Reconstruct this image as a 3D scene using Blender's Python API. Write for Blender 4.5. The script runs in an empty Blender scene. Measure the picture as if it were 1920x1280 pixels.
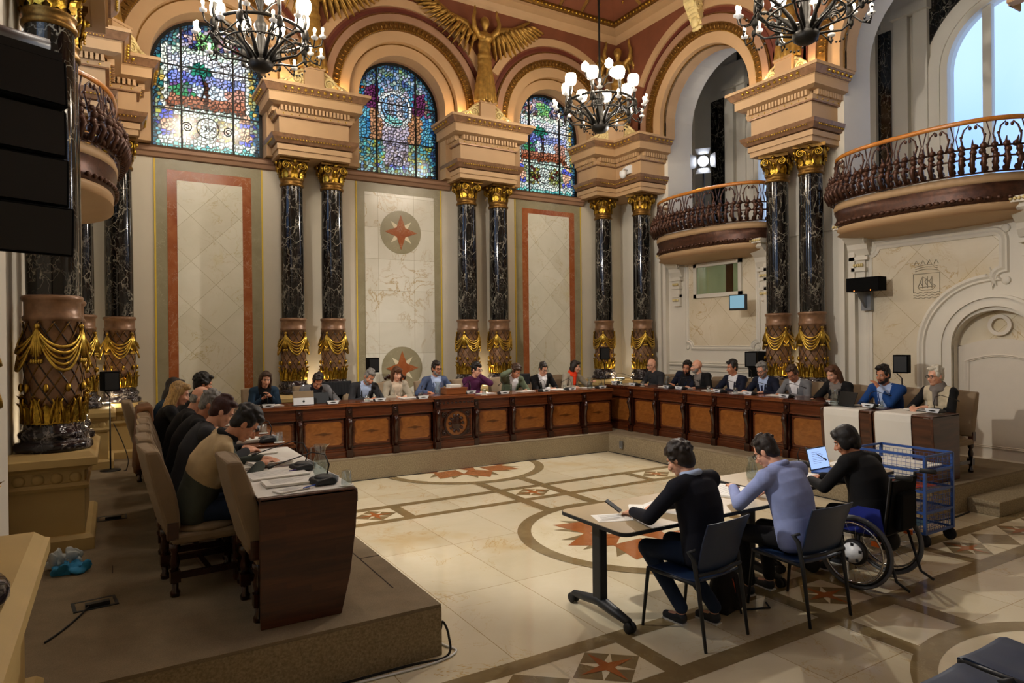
import bpy, bmesh, math, random
from mathutils import Vector, Matrix, Euler, noise
random.seed(7)
PI = math.pi
sc = bpy.context.scene
C = sc.collection

# ------------------------------------------------------------------ materials
def lin(c):
    if isinstance(c, str):
        c = tuple(int(c[i:i+2], 16)/255 for i in (0, 2, 4))
        return tuple(((x/12.92) if x <= .04045 else ((x+.055)/1.055)**2.4) for x in c) + (1,)
    return tuple(c[:3]) + (1,)

class NT:
    def __init__(s, name):
        s.m = bpy.data.materials.new(name); s.m.use_nodes = True
        s.t = s.m.node_tree; s.b = s.t.nodes['Principled BSDF']; s.tc = None
    def n(s, t, **k):
        nd = s.t.nodes.new(t)
        for a, b in k.items():
            if a.startswith('i_'): nd.inputs[a[2:].replace('_', ' ')].default_value = b
            else: setattr(nd, a, b)
        return nd
    def l(s, a, b): s.t.links.new(a, b)
    def obj(s, scale=(1, 1, 1), rot=(0, 0, 0)):
        tc = s.n('ShaderNodeTexCoord'); mp = s.n('ShaderNodeMapping')
        mp.inputs['Scale'].default_value = scale; mp.inputs['Rotation'].default_value = rot
        s.l(tc.outputs['Object'], mp.inputs['Vector']); return mp.outputs[0]
    def noise(s, vec, scale, detail=4, rough=.55, dist=0):
        nd = s.n('ShaderNodeTexNoise'); nd.inputs['Scale'].default_value = scale; nd.inputs['Detail'].default_value = detail
        nd.inputs['Roughness'].default_value = rough; nd.inputs['Distortion'].default_value = dist
        if vec is not None: s.l(vec, nd.inputs['Vector'])
        return nd
    def ramp(s, fac, stops, interp='LINEAR'):
        r = s.n('ShaderNodeValToRGB'); cr = r.color_ramp; cr.interpolation = interp
        while len(cr.elements) < len(stops): cr.elements.new(.5)
        for e, (p, c) in zip(cr.elements, stops): e.position = p; e.color = lin(c)
        s.l(fac, r.inputs[0]); return r.outputs[0]
    def mix(s, fac, a, b, mode='MIX'):
        m = s.n('ShaderNodeMix', data_type='RGBA', blend_type=mode)
        if isinstance(fac, (int, float)): m.inputs[0].default_value = fac
        else: s.l(fac, m.inputs[0])
        for i, x in ((6, a), (7, b)):
            if isinstance(x, (str, tuple)): m.inputs[i].default_value = lin(x)
            else: s.l(x, m.inputs[i])
        return m.outputs[2]
    def math(s, op, a, b=None):
        m = s.n('ShaderNodeMath', operation=op)
        for i, x in ((0, a), (1, b)):
            if x is None: continue
            if isinstance(x, (int, float)): m.inputs[i].default_value = x
            else: s.l(x, m.inputs[i])
        return m.outputs[0]
    def bump(s, h, strength=.3, dist=.01):
        b = s.n('ShaderNodeBump'); b.inputs['Strength'].default_value = strength; b.inputs['Distance'].default_value = dist
        s.l(h, b.inputs['Height']); s.l(b.outputs[0], s.b.inputs['Normal'])
    def base(s, c): 
        if isinstance(c, (str, tuple)): s.b.inputs['Base Color'].default_value = lin(c)
        else: s.l(c, s.b.inputs['Base Color'])
    def set(s, rough=.5, metal=0, spec=.5, coat=0):
        s.b.inputs['Roughness'].default_value = rough; s.b.inputs['Metallic'].default_value = metal
        s.b.inputs['Specular IOR Level'].default_value = spec; s.b.inputs['Coat Weight'].default_value = coat
        s.b.inputs['Coat Roughness'].default_value = .08
        return s.m

M = {}
def simple(name, c, rough=.5, metal=0, var=.12, scale=8, bump=0, bscale=60, spec=.5, coat=0):
    t = NT(name); v = t.obj(); nz = t.noise(v, scale, 3)
    c2 = tuple(x*(1-var) for x in lin(c)[:3]); c3 = tuple(min(1, x*(1+var)) for x in lin(c)[:3])
    t.base(t.ramp(nz.outputs[0], [(.3, c2), (.7, c3)]))
    if bump: t.bump(t.noise(v, bscale, 2).outputs[0], bump, .004)
    M[name] = t.set(rough, metal, spec, coat); return M[name]

def marble(name, c1, c2, vein, scale=2.0, rough=.12, vw=.03, tile=None, stretch=(1, 1, 1), mort=None, spots=None):
    t = NT(name); v = t.obj(stretch)
    a = t.noise(v, scale, 6, .6, .6)
    col = t.ramp(a.outputs[0], [(.3, c1), (.7, c2)])
    w = t.noise(v, scale*1.3, 8, .62, 1.2)
    d = t.math('ABSOLUTE', t.math('SUBTRACT', w.outputs[0], .5))
    f = t.ramp(d, [(0, (1, 1, 1)), (vw, (0, 0, 0))])
    g = t.noise(v, scale*.8, 2); gm = t.ramp(g.outputs[0], [(.42, (0, 0, 0)), (.62, (1, 1, 1))])
    f2 = t.mix(1.0, f, gm, 'MULTIPLY')
    col = t.mix(f2, col, vein)
    if spots:
        q = t.noise(v, scale*.5, 4, .6, .5); qf = t.ramp(q.outputs[0], [(.6, (0, 0, 0)), (.72, (1, 1, 1))])
        col = t.mix(t.mix(.6, (0, 0, 0), qf), col, spots)
    if tile:
        tx = t.n('ShaderNodeTexCoord'); mp = t.n('ShaderNodeMapping'); mp.inputs['Rotation'].default_value = tile[2]
        t.l(tx.outputs['Object'], mp.inputs['Vector'])
        if len(tile) > 4:
            m2 = t.n('ShaderNodeMapping'); m2.inputs['Rotation'].default_value = (0, 0, PI/4); t.l(mp.outputs[0], m2.inputs['Vector']); mp = m2
        b = t.n('ShaderNodeTexBrick'); b.offset = tile[3] if len(tile) > 3 else 0; b.inputs['Scale'].default_value = 1
        b.inputs['Brick Width'].default_value = tile[0]; b.inputs['Row Height'].default_value = tile[1]
        b.inputs['Mortar Size'].default_value = .003; b.inputs['Mortar Smooth'].default_value = 0
        b.inputs['Color1'].default_value = (1, 1, 1, 1); b.inputs['Color2'].default_value = (.86, .84, .8, 1); b.inputs['Mortar'].default_value = lin(mort or (.55, .5, .4))
        t.l(mp.outputs[0], b.inputs['Vector'])
        col = t.mix(.8, col, b.outputs[0], 'MULTIPLY')
    t.base(col); M[name] = t.set(rough); return M[name]

def wood(name, c1, c2, rough=.25, scale=3, ax=0, coat=.3, knot=None):
    t = NT(name); st = [14, 14, 14]; st[ax] = 1.2
    v = t.obj(tuple(st)); a = t.noise(v, scale*.5, 5, .6, .8)
    t.base(t.ramp(a.outputs[0], [(.3, c1), (.7, c2)])); M[name] = t.set(rough, 0, .5, coat); return M[name]

def emis(name, c, s, base='ffffff'):
    t = NT(name); t.base(base); t.b.inputs['Emission Color'].default_value = lin(c); t.b.inputs['Emission Strength'].default_value = s
    M[name] = t.set(.4); return M[name]

def glass(name, c='ffffff', rough=0, ior=1.45):
    t = NT(name); t.base(c); t.b.inputs['Transmission Weight'].default_value = 1; t.b.inputs['IOR'].default_value = ior
    M[name] = t.set(rough); return M[name]

simple('cream_wall', 'cfc6b2', .6, var=.03, scale=2)
simple('white_wall', 'd5cfc0', .6, var=.03, scale=2)
simple('peach_stone', 'b3936c', .6, var=.05, scale=2)
simple('pink_stone', '96745a', .6, var=.06, scale=2)
simple('red_plaster', '74422a', .6, var=.12, scale=3)
simple('dark_red', '5a2414', .6, var=.15, scale=3)
simple('gilt', 'bb973a', .3, 1, var=.4, scale=26, bump=.7, bscale=70)
simple('bright_gilt', 'd0ae4e', .28, .95, var=.3, scale=18, bump=.5, bscale=60)
simple('old_gold', '7d5c2a', .42, .8, var=.35, scale=24, bump=.35, bscale=70)
simple('angel_gold', 'a8843f', .45, .6, var=.35, scale=10, bump=.3, bscale=40)
simple('bronze_brown', '86654a', .36, .25, var=.25, scale=12, bump=.2)
simple('cream_gilt', 'dcca90', .5, .1, var=.12, scale=12)
simple('yellow_stone', 'b99f66', .55, var=.06, scale=3)
simple('yellow_line', 'd9b93c', .45, var=.05)
simple('iron', '191713', .5, .5, var=.3, scale=20, bump=.3)
simple('foliage_bronze', '4a2e20', .4, .45, var=.45, scale=14, bump=.4, bscale=40)
simple('black_plastic', '0a0b0c', .5, var=.2)
simple('matt_black', '040404', .9, var=.1, spec=.15)
simple('grey_metal', '8d9196', .35, .7, var=.1)
simple('chrome', 'c8c8c8', .15, 1, var=.03)
simple('dark_grey', '23272b', .5, .1, var=.1)
simple('white_paper', 'e4e2da', .6, var=.02)
simple('print_grey', 'a9a9a9', .6, var=.1)
simple('white_plastic', 'd9dde0', .4, var=.03)
simple('white_cloth', 'd9d6cc', .75, var=.03, scale=3)
simple('taupe_velvet', '857259', .85, var=.08, scale=6, bump=.15, bscale=300)
simple('brown_leather', '5a3320', .4, var=.2)
simple('engraved_grey', 'a39a86', .6)
simple('blind_green', 'b4bda6', .5, var=.1, scale=3)
simple('leather_dark', '33231a', .45)
simple('navy_plastic', '1e3252', .42, var=.08)
simple('trolley_blue', '2b4f92', .35, .1, var=.08)
simple('wheelchair_blue', '14247c', .5, var=.1)
simple('orange_plastic', 'd8661a', .45, var=.08)
simple('orange_card', 'c5481e', .6, var=.05)
simple('blue_card', '5d97b4', .6, var=.05)
simple('rubber', '101010', .75, var=.1)
simple('grey_rubber', '55575a', .7, var=.1)
simple('sky_cloth', '2a83b5', .8, var=.1)
simple('light_cloth', 'b9c2c4', .85, var=.15, scale=15)
simple('tan_leather', '6d4522', .6, var=.2, scale=6)
simple('black_cloth', '0d0e12', .85, var=.15)
simple('table_veneer', 'b39f7d', .35, var=.04, scale=5)
simple('plum', '8a5640', .6)
simple('door_white', 'cfc6b6', .5, var=.02)
simple('seam_brown', '2a1c12', .8)  # dark brown of the carpet seam lines
simple('pen_blue', '2c56c4', .4)
simple('pen_red', 'b4281e', .4)
simple('purple_print', '54478c', .5)
def crackle(name, c1, c2, vein, scale, rough):
    t = NT(name); v = t.obj((1.15, 1.15, .7)); wn = t.noise(v, 3, 4, .6); off = t.n('ShaderNodeVectorMath', operation='MULTIPLY_ADD')
    t.l(wn.outputs['Color'], off.inputs[0]); off.inputs[1].default_value = (.45, .45, .45); t.l(v, off.inputs[2])
    col = t.ramp(t.noise(v, 4, 4).outputs[0], [(.35, c1), (.65, c2)])
    for sc_, w_, amt in ((scale, .03, .75), (scale*2.1, .035, .4)):
        vo = t.n('ShaderNodeTexVoronoi', feature='DISTANCE_TO_EDGE'); vo.inputs['Scale'].default_value = sc_; t.l(off.outputs[0], vo.inputs['Vector'])
        f = t.ramp(vo.outputs['Distance'], [(0, (1, 1, 1)), (w_, (0, 0, 0))]); g = t.ramp(t.noise(v, sc_*.6, 3).outputs[0], [(.4, (0, 0, 0)), (.62, (amt, amt, amt))])
        col = t.mix(t.mix(1.0, f, g, 'MULTIPLY'), col, vein)
    t.base(col); M[name] = t.set(rough)
crackle('dark_marble', '0c0e0d', '1a1310', 'b4ae9c', 4.2, .07)
marble('base_marble', '141216', '2a2428', '9a9490', 7, .1, .05)
marble('panel_marble', 'd8d6c2', 'e4e1d0', 'c0b27c', 1.6, .22, .012, tile=(.55, .55, (PI/2, 0, 0), 0, 1), mort='b8b293', spots='d6cb8c')
marble('centre_marble', 'd6d4c4', 'e2dfd2', 'b39a66', 1.3, .18, .02, tile=(.75, .62, (PI/2, 0, 0)), mort='b0a88c')
marble('alabaster', 'd6caae', 'e2d8c2', 'b89a62', 1.4, .25, .015, tile=(.8, .8, (0, PI/2, 0), 0, 1), mort='b3a581', spots='d4bd84')
marble('rosso', '8f4a26', 'a9683c', 'c8a184', 4, .2, .012)
marble('grey_border', '8c8468', '9c9478', 'b0a88c', 3, .25, .01)
marble('floor_cream', 'cfc3a4', 'dcd2b8', 'bd9a5a', 1.0, .07, .006, tile=(1.25, .75, (0, 0, PI/2)), mort='b09a70', spots='c8a868')
marble('floor_taupe', '7a6848', '8a7854', '9a8a68', 4, .08, .01)
marble('floor_red', '94552c', 'a9683a', 'bb8560', 5, .08, .01)
marble('floor_white', 'd8cba8', 'e2d8bc', 'c4b288', 3, .08, .01)
t = NT('carpet'); v = t.obj(); a = t.noise(v, 220, 3, .7); b_ = t.noise(v, 5, 3)
col = t.ramp(a.outputs[0], [(.3, '6c5f4c'), (.7, '9a8b72')])
t.base(t.mix(.35, col, t.ramp(b_.outputs[0], [(.35, '6c5f4c'), (.65, '8c7d65')]))); t.bump(a.outputs[0], .6, .004); M['carpet'] = t.set(.95, 0, .1)
t = NT('carpet_riser'); v = t.obj(); a = t.noise(v, 60, 4, .7)
t.base(t.ramp(a.outputs[0], [(.3, '75684f'), (.7, 'a39478')])); t.bump(a.outputs[0], .5, .004); M['carpet_riser'] = t.set(.95, 0, .1)
wood('mahogany', '3c1a0c', '643217', .22, 4, 0)
wood('mahogany_y', '35150a', '5c2a12', .22, 4, 1)
wood('mahogany_top', '5c3016', '844a26', .22, 4, 0)
wood('dark_mahogany', '1d0c07', '351509', .2, 4, 2)
wood('walnut', '2f1509', '57301a', .35, 2.2, 1, .1)
t = NT('walnut_x'); v = t.obj((1.2, 14, 14)); a = t.noise(v, 1.1, 5, .6, .8); col = t.ramp(a.outputs[0], [(.3, '34180b'), (.7, '5e3319')])
tx = t.n('ShaderNodeTexCoord'); mp = t.n('ShaderNodeMapping'); mp.inputs['Rotation'].default_value = (PI/2, 0, 0); t.l(tx.outputs['Object'], mp.inputs['Vector'])
b_ = t.n('ShaderNodeTexBrick'); b_.inputs['Scale'].default_value = 1; b_.inputs['Brick Width'].default_value = .31; b_.inputs['Row Height'].default_value = .045; b_.inputs['Mortar Size'].default_value = .0005
b_.inputs['Color1'].default_value = (1, 1, 1, 1); b_.inputs['Color2'].default_value = (.6, .52, .46, 1); b_.inputs['Mortar'].default_value = (.4, .35, .3, 1); t.l(mp.outputs[0], b_.inputs['Vector'])
t.base(t.mix(.85, col, b_.outputs[0], 'MULTIPLY')); M['walnut_x'] = t.set(.35, 0, .5, .1)
wood('rail_wood', '9a5a1c', 'c47f30', .3, 5, 1)
wood('box_wood', '7a4018', '93562a', .35, 4, 0)
def burl(name, spot):
    t = NT(name); tx = t.n('ShaderNodeTexCoord'); v = t.obj((1, 1, 2.2)); a = t.noise(v, 3.5, 5, .65, 2.5)
    col = t.ramp(a.outputs[0], [(.3, '77431a'), (.7, '98602a')])
    if spot:
        mp = t.n('ShaderNodeMapping'); mp.inputs['Location'].default_value = (-.5, -.5, -.5); t.l(tx.outputs['Generated'], mp.inputs['Vector'])
        sp = t.n('ShaderNodeSeparateXYZ'); t.l(mp.outputs[0], sp.inputs[0])
        nz = t.noise(tx.outputs['Generated'], 6, 3, .6)
        ax = t.math('ABSOLUTE', sp.outputs[0]); az = t.math('ABSOLUTE', sp.outputs[2])
        s = t.math('ADD', t.math('MULTIPLY', ax, 1.0), t.math('MULTIPLY', az, 3.6))
        s = t.math('ADD', s, t.math('MULTIPLY', t.math('SUBTRACT', nz.outputs[0], .5), .25))
        f = t.ramp(s, [(.16, (1, 1, 1)), (.36, (0, 0, 0))])
        col = t.mix(t.mix(.75, (0, 0, 0), f), col, '2f1608')
    t.base(col); M[name] = t.set(.2, 0, .5, .5)
burl('burl', True); burl('burl_plain', False)
emis('lamp_white', 'ffe9c8', 14); emis('bulb', 'ffe2b0', 22); emis('lamp_dim', 'e8d8c8', 1.2)  # one upper chandelier globe is given only a faint glow
emis('spot_face', 'f4f6ff', 30); emis('screen', 'a8c6ff', 1.1, '202020'); emis('tv_screen', '86b4c8', .8, '202020')
emis('uplight_glow', 'ffe0a8', 20); emis('led_amber', 'ff7a20', 6)
glass('clear_glass'); glass('window_glass', 'e8f2ff', 0, 1.1)
def thin_glass(name, alpha, tint):
    t = NT(name); nt = t.t; mx = t.n('ShaderNodeMixShader'); tr = t.n('ShaderNodeBsdfTransparent'); gl = t.n('ShaderNodeBsdfGlossy')
    tr.inputs[0].default_value = lin(tint); gl.inputs['Roughness'].default_value = .02
    fr = t.n('ShaderNodeLayerWeight'); fr.inputs[0].default_value = .5; mth = t.math('ADD', t.math('MULTIPLY', t.math('POWER', fr.outputs['Facing'], 4), .6), alpha)
    t.l(mth, mx.inputs[0]); t.l(tr.outputs[0], mx.inputs[1]); t.l(gl.outputs[0], mx.inputs[2])
    out = [n for n in nt.nodes if n.type == 'OUTPUT_MATERIAL'][0]; t.l(mx.outputs[0], out.inputs[0]); M[name] = t.m
thin_glass('drinking_glass', .1, 'f4f8f8'); thin_glass('booth_glass', .08, 'f0f4ec'); thin_glass('gallery_glass', .02, 'eef4ff')
# stained glass: the colours of the leaded pieces, with the daylight put in as their own glow
t = NT('stained'); ca = t.n('ShaderNodeVertexColor', layer_name='Col'); t.base(ca.outputs[0]); t.l(ca.outputs[0], t.b.inputs['Emission Color'])
t.b.inputs['Emission Strength'].default_value = .75; M['stained'] = t.set(.2)
t = NT('daylight_sky'); g = t.n('ShaderNodeTexCoord'); nz = t.noise(t.obj((.5, .5, 1)), .5, 3)
t.l(t.ramp(nz.outputs[0], [(.35, '9dc0f2'), (.65, 'e8f3ff')]), t.b.inputs['Emission Color']); t.b.inputs['Emission Strength'].default_value = 2.2; t.base('000000'); M['daylight_sky'] = t.set(1)

# ------------------------------------------------------------------ mesh builder
class MB:
    def __init__(s): s.v = []; s.f = []; s.m = []; s.s = []; s.mi = 0; s.T = None
    def add(s, vs, fs, smooth=False):
        n = len(s.v)
        for p in vs:
            p = Vector(p)
            if s.T is not None: p = s.T @ p
            s.v.append(tuple(p))
        for f in fs: s.f.append(tuple(i+n for i in f)); s.m.append(s.mi); s.s.append(smooth)
        return s
    def box(s, x0, x1, y0, y1, z0, z1):
        return s.add([(x, y, z) for x in (x0, x1) for y in (y0, y1) for z in (z0, z1)],
                     [(0, 1, 3, 2), (4, 6, 7, 5), (0, 4, 5, 1), (2, 3, 7, 6), (0, 2, 6, 4), (1, 5, 7, 3)])
    def prism(s, poly, ax, a, b):
        n = len(poly)
        f = {'x': lambda p, d: (d, p[0], p[1]), 'y': lambda p, d: (p[0], d, p[1]), 'z': lambda p, d: (p[0], p[1], d)}[ax]
        vs = [f(p, a) for p in poly] + [f(p, b) for p in poly]
        return s.add(vs, [tuple(range(n))[::-1], tuple(range(n, 2*n))] + [(i, (i+1) % n, n+(i+1) % n, n+i) for i in range(n)])
    def lathe(s, prof, c=(0, 0, 0), n=24, smooth=True, wob=None, caps=True):
        vs = []; fs = []; k = len(prof)
        for j, (r, z) in enumerate(prof):
            for i in range(n):
                a = 2*PI*i/n; rr = r*(1+(wob(a, z) if wob else 0)); vs.append((c[0]+rr*math.cos(a), c[1]+rr*math.sin(a), c[2]+z))
        for j in range(k-1):
            for i in range(n): fs.append((j*n+i, j*n+(i+1) % n, (j+1)*n+(i+1) % n, (j+1)*n+i))
        s.add(vs, fs, smooth)
        if caps: 
            m = len(s.f); base = len(s.v)-len(vs)
            if prof[0][0] > 1e-4: s.f.append(tuple(base+i for i in range(n))[::-1]); s.m.append(s.mi); s.s.append(False)
            if prof[-1][0] > 1e-4: s.f.append(tuple(base+(k-1)*n+i for i in range(n))); s.m.append(s.mi); s.s.append(False)
        return s
    def tube(s, pts, r, n=8, closed=False, smooth=True, flat=1.0):
        pts = [Vector(p) for p in pts]; k = len(pts)
        rs = r if isinstance(r, (list, tuple)) else [r]*k
        up = Vector((0, 0, 1)); vs = []; pn = None
        for i in range(k):
            a = pts[i-1] if (i > 0 or closed) else pts[i]; b = pts[(i+1) % k] if (i < k-1 or closed) else pts[i]
            t = (b-a); t = t.normalized() if t.length > 1e-9 else Vector((0, 0, 1))
            if pn is None:
                pn = t.cross(up); pn = t.cross(Vector((1, 0, 0))) if pn.length < 1e-3 else pn
            nn = (pn - t*pn.dot(t)); nn = nn.normalized() if nn.length > 1e-6 else t.orthogonal().normalized(); pn = nn; bb = t.cross(nn)
            for j in range(n):
                q = 2*PI*j/n; vs.append(pts[i]+nn*(rs[i]*math.cos(q)*flat)+bb*(rs[i]*math.sin(q)))
        fs = []
        for i in range(k if closed else k-1):
            i2 = (i+1) % k
            for j in range(n): fs.append((i*n+j, i*n+(j+1) % n, i2*n+(j+1) % n, i2*n+j))
        if not closed: fs += [tuple(range(n))[::-1], tuple((k-1)*n+j for j in range(n))]
        return s.add(vs, fs, smooth)
    def cyl(s, a, b, r, n=12, r2=None): return s.tube([a, b], [r, r if r2 is None else r2], n)
    def sph(s, c, r, nu=10, nv=7, rot=None, smooth=True):
        if not isinstance(r, (tuple, list)): r = (r, r, r)
        vs = []; fs = []
        for j in range(1, nv):
            ph = PI*j/nv
            for i in range(nu):
                a = 2*PI*i/nu; p = Vector((r[0]*math.sin(ph)*math.cos(a), r[1]*math.sin(ph)*math.sin(a), r[2]*math.cos(ph)))
                if rot is not None: p = rot @ p
                vs.append(p+Vector(c))
        p = Vector((0, 0, r[2])); p = rot @ p if rot is not None else p
        vs += [Vector(c)+p, Vector(c)-p]; t, b = len(vs)-2, len(vs)-1
        for j in range(nv-2):
            for i in range(nu): fs.append((j*nu+i, (j+1)*nu+i, (j+1)*nu+(i+1) % nu, j*nu+(i+1) % nu))
        for i in range(nu): fs.append((t, i, (i+1) % nu)); fs.append((b, (nv-2)*nu+(i+1) % nu, (nv-2)*nu+i))
        return s.add(vs, fs, smooth)
    def bead(s, c, r): 
        x, y, z = c
        return s.add([(x+r, y, z), (x-r, y, z), (x, y+r, z), (x, y-r, z), (x, y, z+r), (x, y, z-r)],
                     [(0, 2, 4), (2, 1, 4), (1, 3, 4), (3, 0, 4), (2, 0, 5), (1, 2, 5), (3, 1, 5), (0, 3, 5)], True)
    def strip(s, pts, prof, closed=False, smooth=False):
        """sweep profile (offset, z) along 2D plan path, offset along left normal"""
        k = len(pts); vs = []; m = len(prof)
        for i in range(k):
            a = Vector(pts[i-1]) if (i > 0 or closed) else Vector(pts[i]); p = Vector(pts[i]); b = Vector(pts[(i+1) % k]) if (i < k-1 or closed) else p
            d1 = (p-a).normalized() if (p-a).length > 1e-9 else (b-p).normalized(); d2 = (b-p).normalized() if (b-p).length > 1e-9 else d1
            n1 = Vector((-d1.y, d1.x)); n2 = Vector((-d2.y, d2.x)); nn = (n1+n2).normalized(); sc_ = 1/max(.3, nn.dot(n1))
            for o, z in prof: vs.append((p.x+nn.x*o*sc_, p.y+nn.y*o*sc_, z))
        fs = []
        for i in range(k if closed else k-1):
            i2 = (i+1) % k
            for j in range(m): fs.append((i*m+j, i2*m+j, i2*m+(j+1) % m, i*m+(j+1) % m))
        if not closed: fs += [tuple(range(m)), tuple((k-1)*m+j for j in range(m))[::-1]]
        return s.add(vs, fs, smooth)
    def ring(s, c, r0, r1, y0, y1, a0=0, a1=PI, n=32, ax='y', smooth=False):
        """arch ring between radii r0<r1 and depths y0<y1 around c=(u, z)"""
        vs = []; fs = []
        for i in range(n+1):
            a = a0+(a1-a0)*i/n; ca, sa = math.cos(a), math.sin(a)
            for r, y in ((r0, y0), (r1, y0), (r1, y1), (r0, y1)):
                u, z = c[0]+r*ca, c[1]+r*sa; vs.append((u, y, z) if ax == 'y' else (y, u, z))
        for i in range(n):
            for j in range(4): fs.append((i*4+j, i*4+(j+1) % 4, i*4+4+(j+1) % 4, i*4+4+j))
        fs += [(0, 3, 2, 1), (n*4, n*4+1, n*4+2, n*4+3)]
        return s.add(vs, fs, smooth)
    def build(s, name, mats, parent=None, bevel=0):
        me = bpy.data.meshes.new(name); me.from_pydata([tuple(v) for v in s.v], [], s.f)
        if not isinstance(mats, (list, tuple)): mats = [mats]
        for m in mats: me.materials.append(M[m] if isinstance(m, str) else m)
        me.polygons.foreach_set('material_index', s.m); me.polygons.foreach_set('use_smooth', s.s)
        bm = bmesh.new(); bm.from_mesh(me); bmesh.ops.recalc_face_normals(bm, faces=bm.faces); bm.to_mesh(me); bm.free(); me.update()
        o = bpy.data.objects.new(name, me); C.objects.link(o)
        if parent is not None: o.parent = parent
        if bevel:
            b = o.modifiers.new('bevel', 'BEVEL'); b.width = bevel; b.segments = 2; b.limit_method = 'ANGLE'; b.angle_limit = .7
        return o

def tag(o, label=None, cat=None, group=None, kind=None):
    if label: o['label'] = label
    if cat: o['category'] = cat
    if group: o['group'] = group
    if kind: o['kind'] = kind
    return o
def empty(name, loc=(0, 0, 0), rz=0, label=None, cat=None, group=None, kind=None):
    o = bpy.data.objects.new(name, None); C.objects.link(o); o.location = loc; o.rotation_euler = (0, 0, rz); o.empty_display_size = .1
    return tag(o, label, cat, group, kind)
def kids(o): return [c for c in C.objects if c.parent == o]
def dup(root, loc, rz=0, label=None, group=None):
    r = root.copy(); C.objects.link(r); r.location = loc; r.rotation_euler = (0, 0, rz)
    if label: r['label'] = label
    if group: r['group'] = group
    for ch in kids(root):
        c = ch.copy(); C.objects.link(c); c.parent = r
        for g in kids(ch):
            d = g.copy(); C.objects.link(d); d.parent = c
    return r
def struct(o): o['kind'] = 'structure'; return o
PF = .34     # height of the carpeted platform
XL, XR, YB = -.75, 10.65, 12.65
WC = [1.47, 4.95, 8.52]; ZS = 6.78
RC = [9.63, 5.45, 1.27]
# ------------------------------------------------------------------ floor
mb = MB(); FM = ['floor_cream', 'floor_taupe', 'floor_red', 'floor_white']
mb.add([(-1.2, -3, 0), (13, -3, 0), (13, 13, 0), (-1.2, 13, 0)], [(0, 1, 2, 3)])
def fpoly(pts, mi, lv): mb.mi = mi; mb.add([(x, y, .0012*lv) for x, y in pts], [tuple(range(len(pts)))])
def frect(x0, x1, y0, y1, mi=1, lv=1): fpoly([(x0, y0), (x1, y0), (x1, y1), (x0, y1)], mi, lv)
for y0, y1 in ((2.98, 3.14), (3.62, 3.76), (7.40, 7.53), (8.04, 8.18)): frect(-1, 11, y0, y1)
frect(-1, 11, -1.2, -1.04); frect(-1, 11, -1.8, -1.66)
for x0, x1 in ((4.52, 4.67), (5.24, 5.40)): frect(x0, x1, -2, 9.8, 1, 1.6)
for x in (2.97, 6.8):
    for y0, y1 in ((3.14, 3.62), (7.53, 8.04)): frect(x, x+.14, y0, y1)
def fring(cx, cy, r0, r1, mi, lv, n=72):
    for i in range(n):
        a, b = 2*PI*i/n, 2*PI*(i+1)/n
        fpoly([(cx+r0*math.cos(a), cy+r0*math.sin(a)), (cx+r1*math.cos(a), cy+r1*math.sin(a)), (cx+r1*math.cos(b), cy+r1*math.sin(b)), (cx+r0*math.cos(b), cy+r0*math.sin(b))], mi, lv)
def fstar(cx, cy, R, r, n, a0, mi, lv):
    p = []
    for i in range(2*n):
        a = a0+PI*i/n; q = R if i % 2 == 0 else r; p.append((cx+q*math.cos(a), cy+q*math.sin(a)))
    fpoly(p, mi, lv)
for cy in (1.15, 5.57, 10.0, -3.3):
    fring(4.96, cy, 0, 1.25, 3, 2); fring(4.96, cy, 1.22, 1.37, 1, 3)
    R = 1.0
    fstar(4.96, cy, R*.97, R*.62, 16, PI/16, 1, 3.5); fstar(4.96, cy, R, R*.66, 8, 0, 2, 4.2)
    fstar(4.96, cy, R*.6, R*.3, 8, PI/8, 3, 5); fstar(4.96, cy, R*.55, R*.2, 4, 0, 2, 6)
def diamond(cx, cy, hx, hy, star=True):
    frect(cx-hx, cx+hx, cy-hy, cy+hy, 3, 1.3)
    fpoly([(cx-hx, cy), (cx, cy-hy), (cx+hx, cy), (cx, cy+hy)], 1, 2)
    if star:
        fstar(cx, cy, .19, .045, 4, PI/4, 3, 3); fstar(cx, cy, .21, .05, 4, 0, 2, 4)
for cy, hy in ((3.38, .235), (7.785, .25)):
    diamond(4.955, cy, .28, hy)
    for k in range(3): diamond(2.70-.56*k, cy, .27, hy, k % 2 == 0); diamond(7.22+.56*k, cy, .27, hy, k % 2 == 0)
    diamond(8.9, cy, .27, hy, False); diamond(9.46, cy, .27, hy, True)
struct(mb.build('floor', FM))
# ------------------------------------------------------------------ platform
mb = MB(); PA, PB, PYN, PYI = 1.87, 7.98, 4.1, 9.87
out = [(XL, PYN), (PA, PYN), (PA, PYI), (PB, PYI), (PB, PYN), (XR, PYN), (XR, YB), (XL, YB)]
mb.prism(out, 'z', 0, PF); mb.mi = 1
for a, b in zip(out[:5], out[1:6]):
    if a[1] == b[1]: 
        s_ = -1 if True else 1; mb.box(min(a[0], b[0]), max(a[0], b[0]), a[1]-.004, a[1]+.0, .0, PF-.02)
    else:
        d = .004 if a[0] < 5 else -.004; mb.box(min(a[0], a[0]+d), max(a[0], a[0]+d), min(a[1], b[1]), max(a[1], b[1]), 0, PF-.02)
struct(mb.build('platform', ['carpet', 'carpet_riser']))
mb = MB(); mb.box(8.75, XR, 3.75, 4.095, 0, .17); mb.box(9.9, XR, 3.45, 3.75, 0, .17)
struct(mb.build('platform_step', 'carpet_riser', bevel=.01))
mb = MB(); mb.box(1.70, 1.706, 4.55, 9.8, PF, PF+.003); mb.box(1.706, 1.87, 5.3, 5.306, PF, PF+.003)
mb.box(-.02, -.014, 6, 6.2, PF, PF+.002); struct(mb.build('carpet_seam', 'seam_brown'))

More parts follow.
